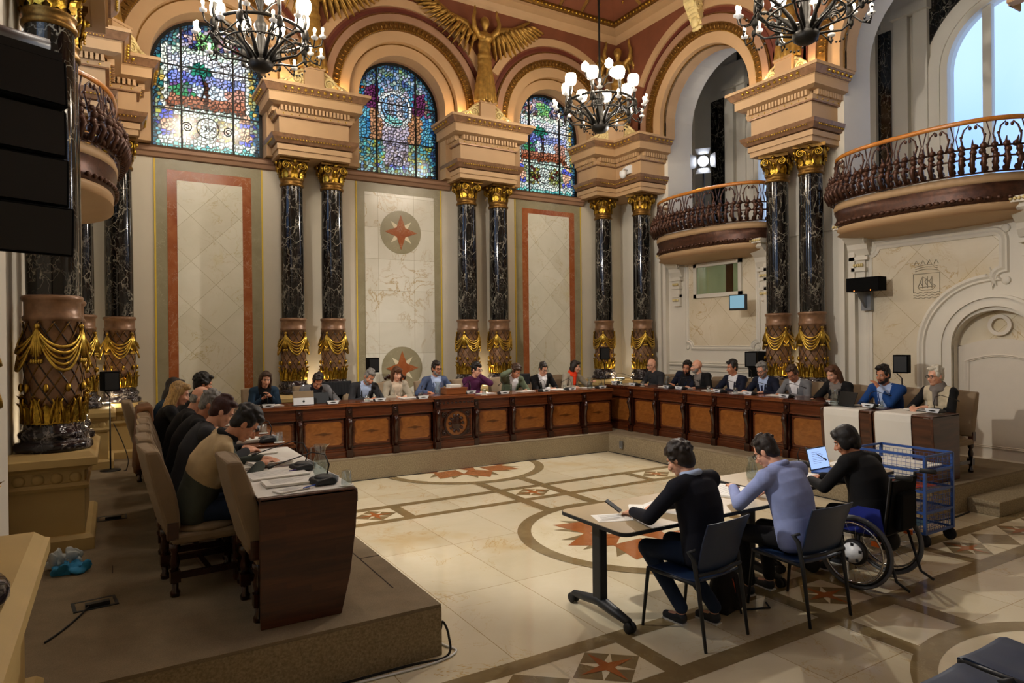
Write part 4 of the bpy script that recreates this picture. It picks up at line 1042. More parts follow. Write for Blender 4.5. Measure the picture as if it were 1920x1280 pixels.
def place(o, x, y, z, rz, label=None, cat=None, group=None): o.location = (x, y, z); o.rotation_euler = (0, 0, rz); return tag(o, label, cat, group)
BX = [1.55, 2.29, 3.03, 3.77, 4.47, 5.2, 5.92, 6.71, 7.48, 8.2]
nm = ['at the far left end', 'below the laptop with the fruit mark', 'below the grey bearded man in the dark suit', 'below the woman with the long fringe', 'with the carved round medallion, below the wooden box', 'below the woman in purple', 'below the man in the olive jacket', 'below the person in the black blazer', 'below the orange scarf at the inner corner']
for i in range(9):
    d = desk_unit(BX[i+1]-BX[i], .86 if i == 4 else .82, True, i == 4)
    place(d, BX[i], 9.98 if i == 4 else 10.03, PF, 0, 'mahogany desk cabinet of the back row '+nm[i], 'desk', 'desk cabinets of the back row')
RY = [10.55, 9.83, 9.14, 8.44, 7.78, 7.1, 6.41, 5.74]
nm = ['in the dark inner corner', 'in front of the bald man in glasses', 'before the two men whispering', 'left of the open white collar', 'before the open white collar', 'before the man with a tie', 'last before the white cloths']
for i in range(7):
    d = desk_unit(RY[i]-RY[i+1], .86, False, False, top=['mahogany_y', 'mahogany_top'][i % 2])
    place(d, 8.47, RY[i], PF, -PI/2, 'mahogany desk cabinet of the right row '+nm[i], 'desk', 'desk cabinets of the right row')
for i in range(5):
    d = desk_unit(.7, .82, True)
    place(d, 1.42, 6.42+.7*i, PF, PI/2, 'mahogany desk cabinet of the left row, %s from the walnut table' % ['first', 'second', 'third', 'fourth', 'fifth and farthest'][i], 'desk', 'desk cabinets of the left row')
def walnut_table(x, y0, y1, side, label):
    e = empty('walnut_table', (x, y0, PF), 0, label, 'table'); L = y1-y0; s = side
    P = [(0, 0), (s*.5, 0), (s*.56, .25), (s*.6, .55), (s*.615, .77), (s*.6, .8), (0, .8)]
    for nm_, a, b in (('end_panel', 0, .035), ('end_panel', L-.035, L)):
        mb = MB(); mb.prism(P, 'y', a, b); mb.build(nm_, 'walnut_x', e, bevel=.006)
    mb = MB(); Q = [(p[0], p[1]) for p in P[1:5]]; mb.prism(Q+[(q[0]-s*.025, q[1]) for q in Q[::-1]], 'y', .03, L-.03); mb.build('front_panel', 'walnut', e)
    mb = MB(); mb.box(min(0, s*.6), max(0, s*.6), .0, L, .775, .805); mb.build('tabletop', 'walnut', e, bevel=.01)
    return e
walnut_table(.76, 4.3, 5.35, 1, 'walnut table with a bowed front closing the left row, nearest the camera'); walnut_table(.76, 5.37, 6.4, 1, 'walnut table of the left row behind the water jug')
walnut_table(8.92, 4.25, 4.98, -1, 'walnut table closing the right row, in front of the woman with white hair'); walnut_table(8.92, 5.0, 5.72, -1, 'walnut table in front of the man in the bright blue suit')
def runner(x0, s, y0, y1, drop, label):
    mb = MB(); X = lambda v: x0+s*v; z = PF+.808
    pts = [(.04, z), (.6, z), (.622, z-.02), (.626, z-.1), (.61, z-.3), (.57, PF+max(.02, .8-drop))] if drop > .3 else [(.0, z), (.6, z), (.622, z-.02), (.624, z-drop)]
    mb.prism([(X(a), b) for a, b in pts]+[(X(a-.004), b-.004) for a, b in pts[::-1]], 'y', y0, y1)
    tag(mb.build('table_cloth', 'white_cloth'), label, 'cloth', 'white cloths')
runner(.76, 1, 4.33, 5.3, .1, 'white cloth covering the top of the near left table under the papers'); runner(.76, 1, 5.4, 6.3, .6, 'white cloth on the second left table hanging down its front')
runner(8.92, -1, 4.5, 4.95, .78, 'white cloth runner hanging down the table of the woman with white hair'); runner(8.92, -1, 5.16, 5.66, .78, 'white cloth runner hanging down beside the mahogany desk in the right row')

# ------------------------------------------------------------------ chairs
def council_chair():
    e = empty('council_chair')
    mb = MB(); mb.box(-.26, .26, -.24, .27, .36, .43); mb.sph((0, .01, .44), (.27, .26, .05), 18, 6); mb.build('seat', 'taupe_velvet', e, bevel=.02)
    mb = MB(); vs = []; k = 9
    for i in range(k):
        t = i/(k-1); y = -.23-.13*t**1.3; z = .46+.565*t; th = .045+.02*math.sin(PI*t); w = .25-.0*t
        for x, yy in ((-w, -th), (0, -th-.015), (w, -th), (w, th), (0, th+.01), (-w, th)): vs.append((x, y+yy, z+(.025 if t == 1 and x == 0 else 0)))
    fs = [(i*6+j, i*6+(j+1) % 6, i*6+6+(j+1) % 6, i*6+6+j) for i in range(k-1) for j in range(6)]+[(0, 1, 2, 3, 4, 5), tuple(range(k*6-6, k*6))]
    mb.add(vs, fs); mb.build('backrest', 'taupe_velvet', e, bevel=.02)
    for s_ in (-1, 1): mb = MB(); mb.box(s_*.23-.03, s_*.23+.03, -.27, -.2, .4, .52); mb.build('back_support', 'walnut', e)
    for x in (-.22, .22):
        for y in (-.22, .22):
            mb = MB(); mb.lathe([(.03, 0), (.034, .03), (.022, .05), (.022, .16)], (x, y, 0), 8); mb.box(x-.032, x+.032, y-.032, y+.032, .1, .18); mb.lathe([(.022, .18), (.034, .24), (.02, .3), (.036, .33), (.036, .37)], (x, y, 0), 8); mb.build('leg', 'dark_mahogany', e)
    mb = MB()
    for x in (-.22, .22): mb.box(x-.02, x+.02, -.2, .2, .12, .16)
    mb.box(-.2, .2, -.02, .02, .12, .16); mb.build('stretcher', 'dark_mahogany', e)
    return e
cc = council_chair(); cc_used = [0]
def seat(x, y, rz, label, z=PF):
    c = cc if not cc_used[0] else dup(cc, (0, 0, 0)); cc_used[0] = 1
    place(c, x, y, z, rz, label, 'chair', 'taupe upholstered council chairs')
# ------------------------------------------------------------------ conference gear and tableware
def mic_unit():
    e = empty('conference_microphone')
    mb = MB(); mb.prism([(-.075, 0), (.075, 0), (.06, .035), (-.045, .05), (-.07, .03)], 'x', -.085, .085); mb.sph((0, -.01, .035), (.08, .065, .025), 14, 6); mb.build('base', 'dark_grey', e, bevel=.012)
    mb = MB(); mb.prism([(-.07, .004), (.07, .004), (.092, .052), (-.092, .052)], 'y', -.083, -.077); mb.mi = 1; mb.sph((0, -.084, .026), (.045, .003, .009), 12, 5); mb.build('front_plate', ['white_plastic', 'black_plastic'], e)
    mb = MB(); pts = [(.0, -.03, .04), (.0, -.05, .12), (.0, -.02, .19), (.02, .06, .21), (.05, .2, .17), (.07, .3, .14)]; mb.tube(pts, [.006, .005, .004, .004, .004, .004], 6)
    mb.tube([(.07, .3, .14), (.077, .335, .128)], [.009, .01], 8); mb.build('gooseneck', 'black_plastic', e)
    return e
mic0 = mic_unit(); mu = [0]
def mic(x, y, z, rz, label):
    c = mic0 if not mu[0] else dup(mic0, (0, 0, 0)); mu[0] = 1; place(c, x, y, z, rz, label, 'microphone', 'conference microphones on the desks')
def make_glass():
    e = empty('water_glass'); mb = MB(); mb.lathe([(.036, .004), (.031, .095), (.0, .098)], n=16, caps=False); mb.lathe([(.034, .004), (.029, .09), (0, .092)], n=16, caps=False); mb.build('tumbler', 'drinking_glass', e)
    mb = MB(); mb.lathe([(.048, 0), (.048, .003)], n=18); mb.build('paper_coaster', 'white_paper', e); return e
g0 = make_glass(); gu = [0]
def cup(x, y, z, label):
    c = g0 if not gu[0] else dup(g0, (0, 0, 0)); gu[0] = 1; place(c, x, y, z, 0, label, 'glass', 'upturned water glasses')
def make_jug():
    e = empty('water_jug'); mb = MB(); pr = [(.045, 0), (.055, .03), (.052, .09), (.035, .15), (.034, .17), (.047, .215)]
    mb.lathe(pr, n=20, caps=False, wob=None); mb.lathe([(r-.003, z+.003) for r, z in pr], n=20, caps=False); mb.tube([(.04, 0, .2), (.075, 0, .19), (.08, 0, .12), (.05, 0, .07)], .006, 6)
    mb.prism([(-.045, .2), (-.068, .222), (-.04, .217)], 'y', -.015, .015); mb.build('pitcher', 'drinking_glass', e)
    mb = MB(); mb.lathe([(.043, .004), (.051, .03), (.049, .085), (0, .086)], n=20); mb.build('water', 'drinking_glass', e); return e
j0 = make_jug(); ju = [0]
def jug(x, y, z, rz, label):
    c = j0 if not ju[0] else dup(j0, (0, 0, 0)); ju[0] = 1; place(c, x, y, z, rz, label, 'jug', 'glass water jugs')
def papers(x, y, z, rz, w, d, th, label, lines=True, name='paper_stack', cat='papers', m='white_paper', grp=None):
    e = empty(name, (x, y, z), rz, label, cat, grp); mb = MB()
    n = max(1, int(th/.006))
    for i in range(n): o = .003*(i % 3-1); mb.box(-w/2+o, w/2+o, -d/2-o, d/2-o, th*i/n, th*(i+1)/n-.0004)
    mb.build('sheets', m, e)
    if lines:
        mb = MB()
        for k in range(6): mb.box(-w*.36, w*(.36-.1*(k % 3)), d*(.34-.12*k), d*(.34-.12*k)+.003, th, th+.0006)
        mb.build('print', 'print_grey', e)
    return e
T1, T2 = 1.163, 1.203
# back row: heads and what lies before them, x positions
backx = [2.0, 2.75, 3.57, 4.17, 4.9, 5.62, 6.44, 7.15, 7.88]
who = ['the woman in the blue jacket', 'the man bent over in a grey blazer', 'the grey bearded man in a dark suit', 'the woman with the long fringe', 'the man beside the wooden box', 'the woman in purple', 'the man in the olive jacket', 'the person in the black blazer and glasses', 'the woman with the orange scarf']
offs = [-.1, .1, .02, .15, .28, .22, .25, .12, .1]
for i, x in enumerate(backx):
    mic(x+offs[i], 10.12, T1+(.04 if i == 4 else 0), random.uniform(-.2, .2), 'black and white conference microphone in front of '+who[i])
    papers(x+.02+(.25 if i == 4 else 0), 10.36, T1+(.04 if i == 4 else 0), random.uniform(-.3, .3), .3, .21, .008, 'white papers on the desk in front of '+who[i], True, grp='papers on the back desks')
    seat(x+(.05 if i else .0), 11.02, PI, 'high-backed taupe chair under '+who[i])
for x, i in ((3.42, 2), (4.32, 3), (5.5, 5), (7.2, 7), (8.05, 8)): cup(x, 10.18, T1, 'upturned water glass in front of '+who[i])
jug(4.62, 10.16, T1+.04, 0, 'glass water jug left of the wooden box'); jug(7.72, 10.1, T1, 1, 'glass water jug in front of the orange scarf'); jug(1.3, 9.3, T1, 0, 'glass water jug at the far end of the left row')
# wooden box with a lid of papers at the centre
e = empty('wooden_box', (4.93, 10.2, T1+.04), 0, 'reddish wooden box with papers standing on it, before the man in the blue suit', 'box'); mb = MB(); mb.box(-.19, .19, -.13, .13, 0, .1); mb.build('body', 'box_wood', e, bevel=.006); mb = MB(); mb.box(-.2, .2, -.14, .14, .095, .11); mb.build('lid', 'box_wood', e)
papers(4.93, 10.2, T1+.151, 0, .2, .16, .05, 'grey stack of papers on top of the wooden box', False)
# tablets
def tablet(x, y, z, rz, w, h, label, m, tilt=.25, logo=False, split=False):
    e = empty('tablet_computer', (x, y, z), rz, label, 'tablet'); mb = MB(); f = lambda a, b, c: (a, b+c*math.sin(tilt), c*math.cos(tilt))
    mb.add([f(a, b, c) for a in (-w/2, w/2) for b in (0, .009) for c in (0, h)], [(0, 1, 3, 2), (4, 6, 7, 5), (0, 4, 5, 1), (2, 3, 7, 6), (0, 2, 6, 4), (1, 5, 7, 3)]); mb.build('case', m, e)
    if split:
        mb = MB(); mb.add([f(a, b, c) for a in (-w/2, w/2) for b in (-.002, 0) for c in (h*.55, h)], [(0, 1, 3, 2), (4, 6, 7, 5), (0, 4, 5, 1), (2, 3, 7, 6), (0, 2, 6, 4), (1, 5, 7, 3)]); mb.build('cover_flap', 'taupe_velvet', e)
    if logo:
        mb = MB(); P = []
        for i in range(20): t = 2*PI*i/20; r = .018*(1+.12*math.cos(2*t)-.1*(1 if abs(t-.2) < .35 else 0)); P.append(f(r*math.cos(t)*.9, -.001, h*.28+r*math.sin(t)))
        mb.add(P, [tuple(range(20))]); mb.add([f(.002, -.001, h*.28+.02), f(.012, -.001, h*.28+.032), f(.006, -.001, h*.28+.036)], [(0, 1, 2)]); mb.build('logo', 'dark_grey', e)
    mb = MB(); mb.box(-w/2, w/2, .0, h*.5, 0, .008); mb.build('keyboard', 'dark_grey', e)
tablet(2.43, 10.12, T1, .05, .3, .21, 'white tablet with a fruit mark on its back, standing before the grey blazer', 'white_plastic', .12, True, True)
tablet(2.72, 10.25, T1, -.1, .24, .17, 'dark tablet standing beside the white one', 'dark_grey', .3)
tablet(8.52, 5.5, T1, -PI/2-.3, .32, .2, 'black laptop open in front of the man in the bright blue suit', 'black_plastic', .4)
# right row
ry = [10.0, 9.12, 8.72, 8.04, 7.38, 6.72, 5.98, 5.28, 4.62]
whoR = ['the bald man in glasses', 'the bearded man leaning to his neighbour', 'the bald man in a dark jacket', 'the man with an open white collar', 'the grey bearded man with a tie', 'the man in the grey jacket', 'the long-haired woman in black', 'the man in the bright blue suit', 'the woman with white hair']
offr = [-.15, -.2, -.1, -.3, -.25, -.25, -.28, -.1, -.25]
for i, y in enumerate(ry):
    z = T2 if i < 6 else T1; 
    mic(8.62, y+offr[i], z-(.0 if i != 6 else -.0), -PI/2+random.uniform(-.2, .2), 'black and white conference microphone in front of '+whoR[i])
    papers(8.8, y+.05, z if i != 6 else z, PI/2+random.uniform(-.3, .3), .3, .21, .008, 'white papers on the desk in front of '+whoR[i], True, grp='papers on the right desks')
    seat(9.4 if i < 6 else 9.24, (10.0, 9.3, 8.68, 8.02, 7.38, 6.74, 5.98, 5.26, 4.6)[i], PI/2, 'high-backed taupe chair under '+whoR[i])
mic(8.72, 10.5, T2, -PI/2, 'microphone at the empty far end of the right row')
for y, i in ((9.62, 0), (7.98, 3), (7.42, 4), (5.05, 7), (10.25, 0)): cup(8.6, y, T2 if y > 5.8 else T1, 'upturned water glass in front of '+whoR[i] if y != 10.25 else 'upturned water glass at the far end of the right row')
jug(8.6, 8.98, T2, 0, 'glass water jug in front of the two men talking'); jug(8.45, 5.72-.12, T1, 0, 'glass water jug at the end of the mahogany desks of the right row')
# left row
ly = [5.4, 6.05, 6.7, 7.3, 7.9, 8.7, 9.4]
whoL = ['the man in the two-tone pullover', 'the woman with dark red hair', 'the grey-haired man in glasses', 'the balding man', 'the blonde woman', 'the long dark-haired person', 'the curly-haired person at the far end']
for i, y in enumerate(ly): seat(.56+max(0, y-6)*.035, y+.05, -PI/2+(.08 if i == 0 else 0), 'high-backed taupe chair under '+whoL[i])
seat(.99, 4.68, -PI/2+.02, 'empty taupe chair pushed in at the near end of the left row'); seat(.5, 9.98, -PI/2, 'empty taupe chair at the far end of the left row')
for i, (x, y) in enumerate(((1.2, 4.52), (1.2, 5.1), (1.24, 6.62), (1.24, 7.5), (1.24, 8.4))): mic(x, y, T1+(.002 if y > 6.3 else -.01), PI/2+.1, 'conference microphone on the left row, '+['nearest the camera', 'beside the water jug', 'before the grey-haired man', 'before the blonde woman', 'farthest away'][i])
for i, (x, y) in enumerate(((1.32, 4.37), (1.33, 6.5), (1.33, 7.25), (1.33, 8.05))): cup(x, y, T1+(.002 if y > 6.3 else -.01), 'upturned water glass on the left row, '+['at the near corner of the walnut table', 'on the first mahogany desk', 'second of the mahogany desks', 'farthest away'][i])
jug(1.27, 4.82, T1-.012, 2.4, 'glass water jug on the near left table')
L_ = T1-.012
for i, a in enumerate([(1.0, 4.66, .0, .3, .21, .016), (1.0, 5.0, .1, .4, .28, .012), (.98, 4.42, .35, .21, .1, .008), (1.05, 5.5, .2, .3, .2, .02), (1.05, 6.05, .1, .3, .21, .012), (1.05, 6.7, .1, .3, .21, .03), (1.05, 7.4, 0, .3, .21, .02), (1.05, 8.2, .1, .3, .21, .01)]):
    papers(a[0], a[1], L_+(.014 if a[1] > 6.42 else 0), a[2], a[3], a[4], a[5], 'papers on the left row, '+['thick pad beside the near microphone', 'large open sheets by the water jug', 'small leaflet at the near table edge', 'stack under the two-tone sleeve', 'sheets before the dark red hair', 'thick book-like stack on the first mahogany desk', 'stack before the blonde woman', 'stack farthest away'][i])
def pen(x, y, z, rz, m, label): 
    e = empty('pen', (x, y, z), rz, label, 'pen'); mb = MB(); mb.cyl((-.07, 0, .005), (.06, 0, .005), .004, 8); mb.build('barrel', m, e); mb = MB(); mb.cyl((.06, 0, .005), (.078, 0, .005), .0035, 8, .0008); mb.build('tip', 'black_plastic', e)
pen(1.1, 4.42, L_+.008, .6, 'pen_blue', 'blue pen on the leaflet at the near left table'); pen(1.16, 5.02, L_+.012, .2, 'purple_print', 'purple pen by the open sheets')
# ------------------------------------------------------------------ folding tables on the floor
def folding_table(x0, x1, y0, y1, label):
    e = empty('folding_table', ((x0+x1)/2, (y0+y1)/2, 0), 0, label, 'table', 'folding tables'); w, d = (x1-x0)/2, (y1-y0)/2
    def rr(w, d, r): 
        P = []
        for sx, sy, a0 in ((1, 1, 0), (-1, 1, 90), (-1, -1, 180), (1, -1, 270)): P += [(sx*(w-r)+r*math.cos(math.radians(a0+15*i)), sy*(d-r)+r*math.sin(math.radians(a0+15*i))) for i in range(7)]
        return P
    mb = MB(); mb.prism(rr(w-.006, d-.006, .07), 'z', .715, .737); mb.build('tabletop', 'table_veneer', e)
    mb = MB(); mb.prism(rr(w, d, .075), 'z', .708, .734); mb.build('edge_band', 'dark_grey', e)
    for s_ in (-1, 1):
        x = s_*(w-.1)
        mb = MB(); mb.box(x-.035, x+.035, -.05, .05, .1, .71); mb.box(x-.03, x+.03, -.3, .3, .69, .708); mb.build('leg', 'dark_grey', e, bevel=.01)
        mb = MB(); mb.tube([(x, -.33, .075), (x, -.15, .1), (x, 0, .125), (x, .15, .1), (x, .33, .075)], [.025, .035, .04, .035, .025], 8, flat=1.3); ft = mb.build('foot', 'dark_grey', e)
        for y in (-.34, .34):
            mb = MB(); mb.T = Matrix.Translation((x, y, .04)) @ Matrix.Rotation(PI/2, 4, 'Y')
            for o in (-.02, .02): mb.lathe([(.012, o-.012), (.036, o-.012), (.04, o), (.036, o+.012), (.012, o+.012)], n=16)
            mb.build('caster', 'rubber', ft)
    mb = MB(); mb.box(-w+.1, w-.1, -.03, .03, .64, .69); mb.build('crossbar', 'dark_grey', e)
folding_table(3.05, 4.9, 3.62, 4.42, 'beige folding table on wheels in front of the man in the navy pullover'); folding_table(4.98, 6.82, 3.84, 4.64, 'beige folding table on wheels in front of the wheelchair')
TT = .738
papers(3.27, 3.99, TT, -.35, .3, .21, .002, 'single white sheet near the left end of the folding table'); papers(3.6, 4.03, TT, .9, .3, .22, .012, 'stack of white papers beside the navy sleeve'); papers(3.86, 4.14, TT, .3, .21, .15, .002, 'small white sheet by the phone')
pen(3.68, 3.96, TT+.014, .1, 'pen_blue', 'blue pen on the papers beside the navy sleeve')
papers(4.66, 4.12, TT, .3, .42, .3, .018, 'open white folder under the hand of the man in the light blue shirt'); papers(5.74, 4.12, TT, .05, .42, .3, .012, 'white papers between the light blue shirt and the laptop'); papers(5.42, 3.98, TT, 1.4, .26, .18, .006, 'white sheets with red pens at the table edge'); papers(6.68, 4.3, TT, .1, .3, .3, .01, 'white papers at the right end of the second table')
pen(5.41, 3.95, TT+.007, .9, 'pen_red', 'red pen, left of two on the sheets'); pen(5.47, 3.97, TT+.007, .8, 'pen_red', 'red pen, right of two on the sheets')
jug(5.3, 4.38, TT, 1, 'glass carafe in front of the man in the light blue shirt')
mic(6.22, 4.5, TT, PI, 'conference microphone beside the lit laptop')
e = empty('laptop', (6.2, 4.14, TT), .05, 'laptop with a lit white document on its screen', 'laptop'); mb = MB(); mb.box(-.17, .17, -.12, .12, 0, .016); mb.build('keyboard_base', 'trolley_blue', e)
mb = MB(); q = lambda a, b, c: (a, .12+c*.25+b, .016+c*.97); mb.add([q(a, b, c) for a in (-.17, .17) for b in (0, .008) for c in (0, .22)], [(0, 1, 3, 2), (4, 6, 7, 5), (0, 4, 5, 1), (2, 3, 7, 6), (0, 2, 6, 4), (1, 5, 7, 3)]); lid = mb.build('screen_lid', 'dark_grey', e)
mb = MB(); mb.add([q(a, -.001, c) for a, c in ((-.162, .01), (.162, .01), (.162, .21), (-.162, .21))], [(0, 1, 2, 3)]); mb.mi = 1
for k in range(7): mb.add([q(a, -.002, c) for a, c in ((-.1, .17-.018*k), (.03+.03*(k % 3), .17-.018*k), (.03+.03*(k % 3), .173-.018*k), (-.1, .173-.018*k))], [(0, 1, 2, 3)])
mb.build('display', ['screen', 'print_grey'], lid)
# ------------------------------------------------------------------ blue stacking chairs
def blue_chair(x, y, rz, label):
    e = empty('stacking_chair', (x, y, 0), rz, label, 'chair', 'navy stacking chairs')
    def shell(P, w0, w1, th, name):
        mb = MB(); vs = []; k = len(P)
        for i, (py, pz) in enumerate(P):
            t = i/(k-1); w = w0+(w1-w0)*t
            for j in range(5):
                u = j/4*2-1; dy = -.018*(1-u*u) if name == 'backrest' else 0; dz = -.012*(1-u*u) if name == 'seat' else 0; vs.append((u*w, py+dy, pz+dz))
        n = len(vs); nrm = (0, -th, 0) if name == 'backrest' else (0, 0, -th); vs += [(a+nrm[0], b+nrm[1], c+nrm[2]) for a, b, c in vs]
        fs = []
        for i in range(k-1):
            for j in range(4): q = i*5+j; fs.append((q, q+1, q+6, q+5)); fs.append((q+n, q+5+n, q+6+n, q+1+n))
        bd = [j for j in range(5)]+[i*5+4 for i in range(1, k)]+[(k-1)*5+j for j in (3, 2, 1, 0)]+[i*5 for i in range(k-2, 0, -1)]
        for a, b in zip(bd, bd[1:]+bd[:1]): fs.append((a, b, b+n, a+n))
        mb.add(vs, fs, True); return mb.build(name, 'navy_plastic', e, bevel=.004)
    shell([(.24, .44), (.2, .455), (.05, .445), (-.1, .44), (-.2, .455), (-.235, .475)], .225, .21, .016, 'seat')
    shell([(-.2, .5), (-.22, .58), (-.25, .7), (-.285, .8), (-.31, .86)], .215, .235, .012, 'backrest')
    for s_ in (-1, 1):
        mb = MB(); mb.tube([(s_*.235, -.29, 0), (s_*.235, -.23, .44), (s_*.24, -.2, .6), (s_*.24, -.16, .64), (s_*.22, -.2, .66)], [.011, .016, .017, .02, .012], 8); mb.build('leg', 'dark_grey', e)
        mb = MB(); mb.tube([(s_*.235, .27, 0), (s_*.225, .22, .43), (s_*.22, .2, .435)], [.011, .015, .014], 8); mb.build('leg', 'dark_grey', e)
        mb = MB(); mb.tube([(s_*.225, .22, .43), (s_*.23, -.22, .43)], .014, 8); mb.build('side_rail', 'dark_grey', e)
    mb = MB(); mb.tube([(-.235, -.235, .5), (0, -.245, .49), (.235, -.235, .5)], .013, 8); mb.build('back_bracket', 'dark_grey', e)
    return e
blue_chair(3.58, 3.49, .1, 'navy stacking chair under the man in the navy pullover'); blue_chair(4.53, 3.33, -.02, 'navy stacking chair under the man in the light blue shirt')
blue_chair(3.95, 1.56, 0, 'empty navy chair at the bottom right corner, right of the pair'); blue_chair(3.44, 1.53, 0, 'empty navy chair at the bottom right corner, left of the pair')
# ------------------------------------------------------------------ wheelchair
e = empty('wheelchair', (5.59, 3.37, 0), .1, 'black and blue wheelchair with orange reflectors at the second table', 'wheelchair')
for s_ in (-1, 1):
    mb = MB(); mb.T = Matrix.Translation((s_*.29, 0, .305)) @ Matrix.Rotation(PI/2, 4, 'Y') @ Matrix.Rotation(s_*.05, 4, 'X')
    tor = lambda R, r, o, n=40: mb.tube([(R*math.cos(2*PI*i/n), R*math.sin(2*PI*i/n), o) for i in range(n)], r, 8, closed=True)
    tor(.288, .017, 0); w_ = mb.build('drive_wheel', 'grey_rubber', e)
    mb = MB(); mb.T = Matrix.Translation((s_*.29, 0, .305)) @ Matrix.Rotation(PI/2, 4, 'Y'); tor(.268, .012, 0); mb.build('rim', 'black_plastic', w_)
    mb = MB(); mb.T = Matrix.Translation((s_*.29, 0, .305)) @ Matrix.Rotation(PI/2, 4, 'Y'); tor(.245, .009, s_*.035); mb.build('hand_rim', 'chrome', w_)
    mb = MB(); mb.T = Matrix.Translation((s_*.29, 0, .305)) @ Matrix.Rotation(PI/2, 4, 'Y')
    for i in range(18): a = 2*PI*i/18; mb.cyl((.05*math.cos(a+.5), .05*math.sin(a+.5), .02*(-1)**i), (.265*math.cos(a), .265*math.sin(a), 0), .0015, 4)
    mb.build('spokes', 'chrome', w_)
    mb = MB(); mb.T = Matrix.Translation((s_*.29, 0, .305)) @ Matrix.Rotation(PI/2, 4, 'Y'); mb.lathe([(.0, -.026), (.1, -.026), (.11, 0), (.1, .026), (0, .026)], n=24); mb.build('hub_motor', 'black_plastic', w_)
    mb = MB(); mb.T = Matrix.Translation((s_*.29, 0, .305)) @ Matrix.Rotation(s_*PI/2, 4, 'Y'); mb.lathe([(0, .03), (.082, .03), (.085, .045), (.03, .05), (.025, .056), (0, .056)], n=24); mb.mi = 1
    for i in range(5): a = 2*PI*i/5; mb.box(-.012+.07*math.cos(a), .012+.07*math.cos(a), -.012+.07*math.sin(a), .012+.07*math.sin(a), .03, .05)
    mb.build('hub_cap', ['white_plastic', 'black_plastic'], w_)
    mb = MB(); 
    for i in range(2): a = 2.6 if i else .3; c = Vector((s_*.29, .2*math.cos(a), .305+.2*math.sin(a))); mb.box(c.x-.008, c.x+.008, c.y-.035, c.y+.035, c.z-.02, c.z+.02)
    mb.build('reflector', 'orange_plastic', w_)
    mb = MB(); mb.T = Matrix.Translation((s_*.22, .42, .085)) @ Matrix.Rotation(PI/2, 4, 'Y'); mb.lathe([(.03, -.015), (.07, -.018), (.08, 0), (.07, .018), (.03, .015)], n=20); mb.build('front_caster', 'rubber', e)
    mb = MB(); mb.tube([(s_*.22, .42, .1), (s_*.22, .38, .2), (s_*.22, .36, .44), (s_*.22, -.2, .44), (s_*.22, -.26, .95), (s_*.22, -.38, .97)], .013, 8); mb.tube([(s_*.22, .36, .44), (s_*.2, .5, .4), (s_*.18, .58, .12), (s_*.1, .68, .1)], .012, 8); mb.tube([(s_*.22, 0, .44), (s_*.24, 0, .3)], .016, 8); mb.tube([(s_*.22, -.2, .44), (s_*.22, -.3, .12), (s_*.22, -.4, .07)], .012, 8); mb.build('frame_side', 'black_plastic', e)
    mb = MB(); mb.tube([(s_*.22, -.3, .965), (s_*.22, -.42, .97)], .02, 8); mb.build('push_handle', 'rubber', e)
    mb = MB(); mb.prism([(-.22, .46), (.22, .46), (.15, .6), (0, .68), (-.18, .68)], 'x', s_*.235-.006, s_*.235+.006); mb.build('side_guard', 'wheelchair_blue', e)
mb = MB(); mb.box(-.21, .21, -.2, .24, .44, .49); mb.build('seat_cushion', 'black_cloth', e, bevel=.02)
mb = MB(); mb.prism([(-.2, .48), (-.23, .48), (-.28, .92), (-.25, .92)], 'x', -.21, .21); mb.build('back_sling', 'matt_black', e)
mb = MB(); mb.box(-.15, .15, -.31, -.25, .5, .82); mb.build('rear_bag', 'matt_black', e, bevel=.03)
mb = MB(); mb.box(-.16, .16, .52, .68, .09, .11); mb.build('footplate', 'black_plastic', e)
# ------------------------------------------------------------------ blue wire trolley
e = empty('wire_trolley', (7.14, 3.97, 0), 0, 'blue wire mail trolley with papers, behind the wheelchair', 'trolley'); W_, D_ = .26, .37
mb = MB()
for x in (-W_, W_):
    for y in (-D_, D_): mb.box(x-.013, x+.013, y-.013, y+.013, .13, .9)
for z in (.14, .34, .55, .75, .9):
    for x in (-W_, W_): mb.box(x-.009, x+.009, -D_, D_, z-.012, z+.012)
    for y in (-D_, D_): 
        if z not in (.9,): mb.box(-W_, W_, y-.009, y+.009, z-.012, z+.012)
mb.box(-W_, W_, D_-.009, D_+.009, .89, .91); mb.box(-W_, W_, -D_-.009, -D_+.009, .89, .91)
mb.build('tube_frame', 'trolley_blue', e)
for (za, zb) in ((.14, .34), (.34, .55), (.55, .75), (.75, .9)):
    mb = MB(); 
    for x in [(-W_+.04*i) for i in range(14)]:
        mb.cyl((x, -D_, za), (x, D_, za), .002, 4)
        for y in (-D_, D_): 
            if za != .55 or y > 0: mb.cyl((x, y, za), (x, y, za+(zb-za)*.75), .002, 4)
    for y in [(-D_+.0462*i) for i in range(17)]:
        mb.cyl((-W_, y, za), (W_, y, za), .002, 4)
        for x in (-W_, W_): mb.cyl((x, y, za), (x, y, za+(zb-za)*.75), .002, 4)
    for k in range(1, 4):
        z = za+(zb-za)*.25*k
        for y in (-D_, D_): mb.cyl((-W_, y, z), (W_, y, z), .002, 4)
        for x in (-W_, W_): mb.cyl((x, -D_, z), (x, D_, z), .002, 4)
    mb.build('wire_basket', 'trolley_blue', e)
for x in (-W_+.02, W_-.02):
    for y in (-D_+.02, D_-.02):
        mb = MB(); mb.T = Matrix.Translation((x, y, .07)) @ Matrix.Rotation(PI/2, 4, 'Y'); mb.lathe([(.02, -.014), (.06, -.014), (.068, 0), (.06, .014), (.02, .014)], n=20); mb.T = None; mb.box(x-.025, x+.025, y-.015, y+.015, .07, .13); mb.build('caster', 'rubber', e)
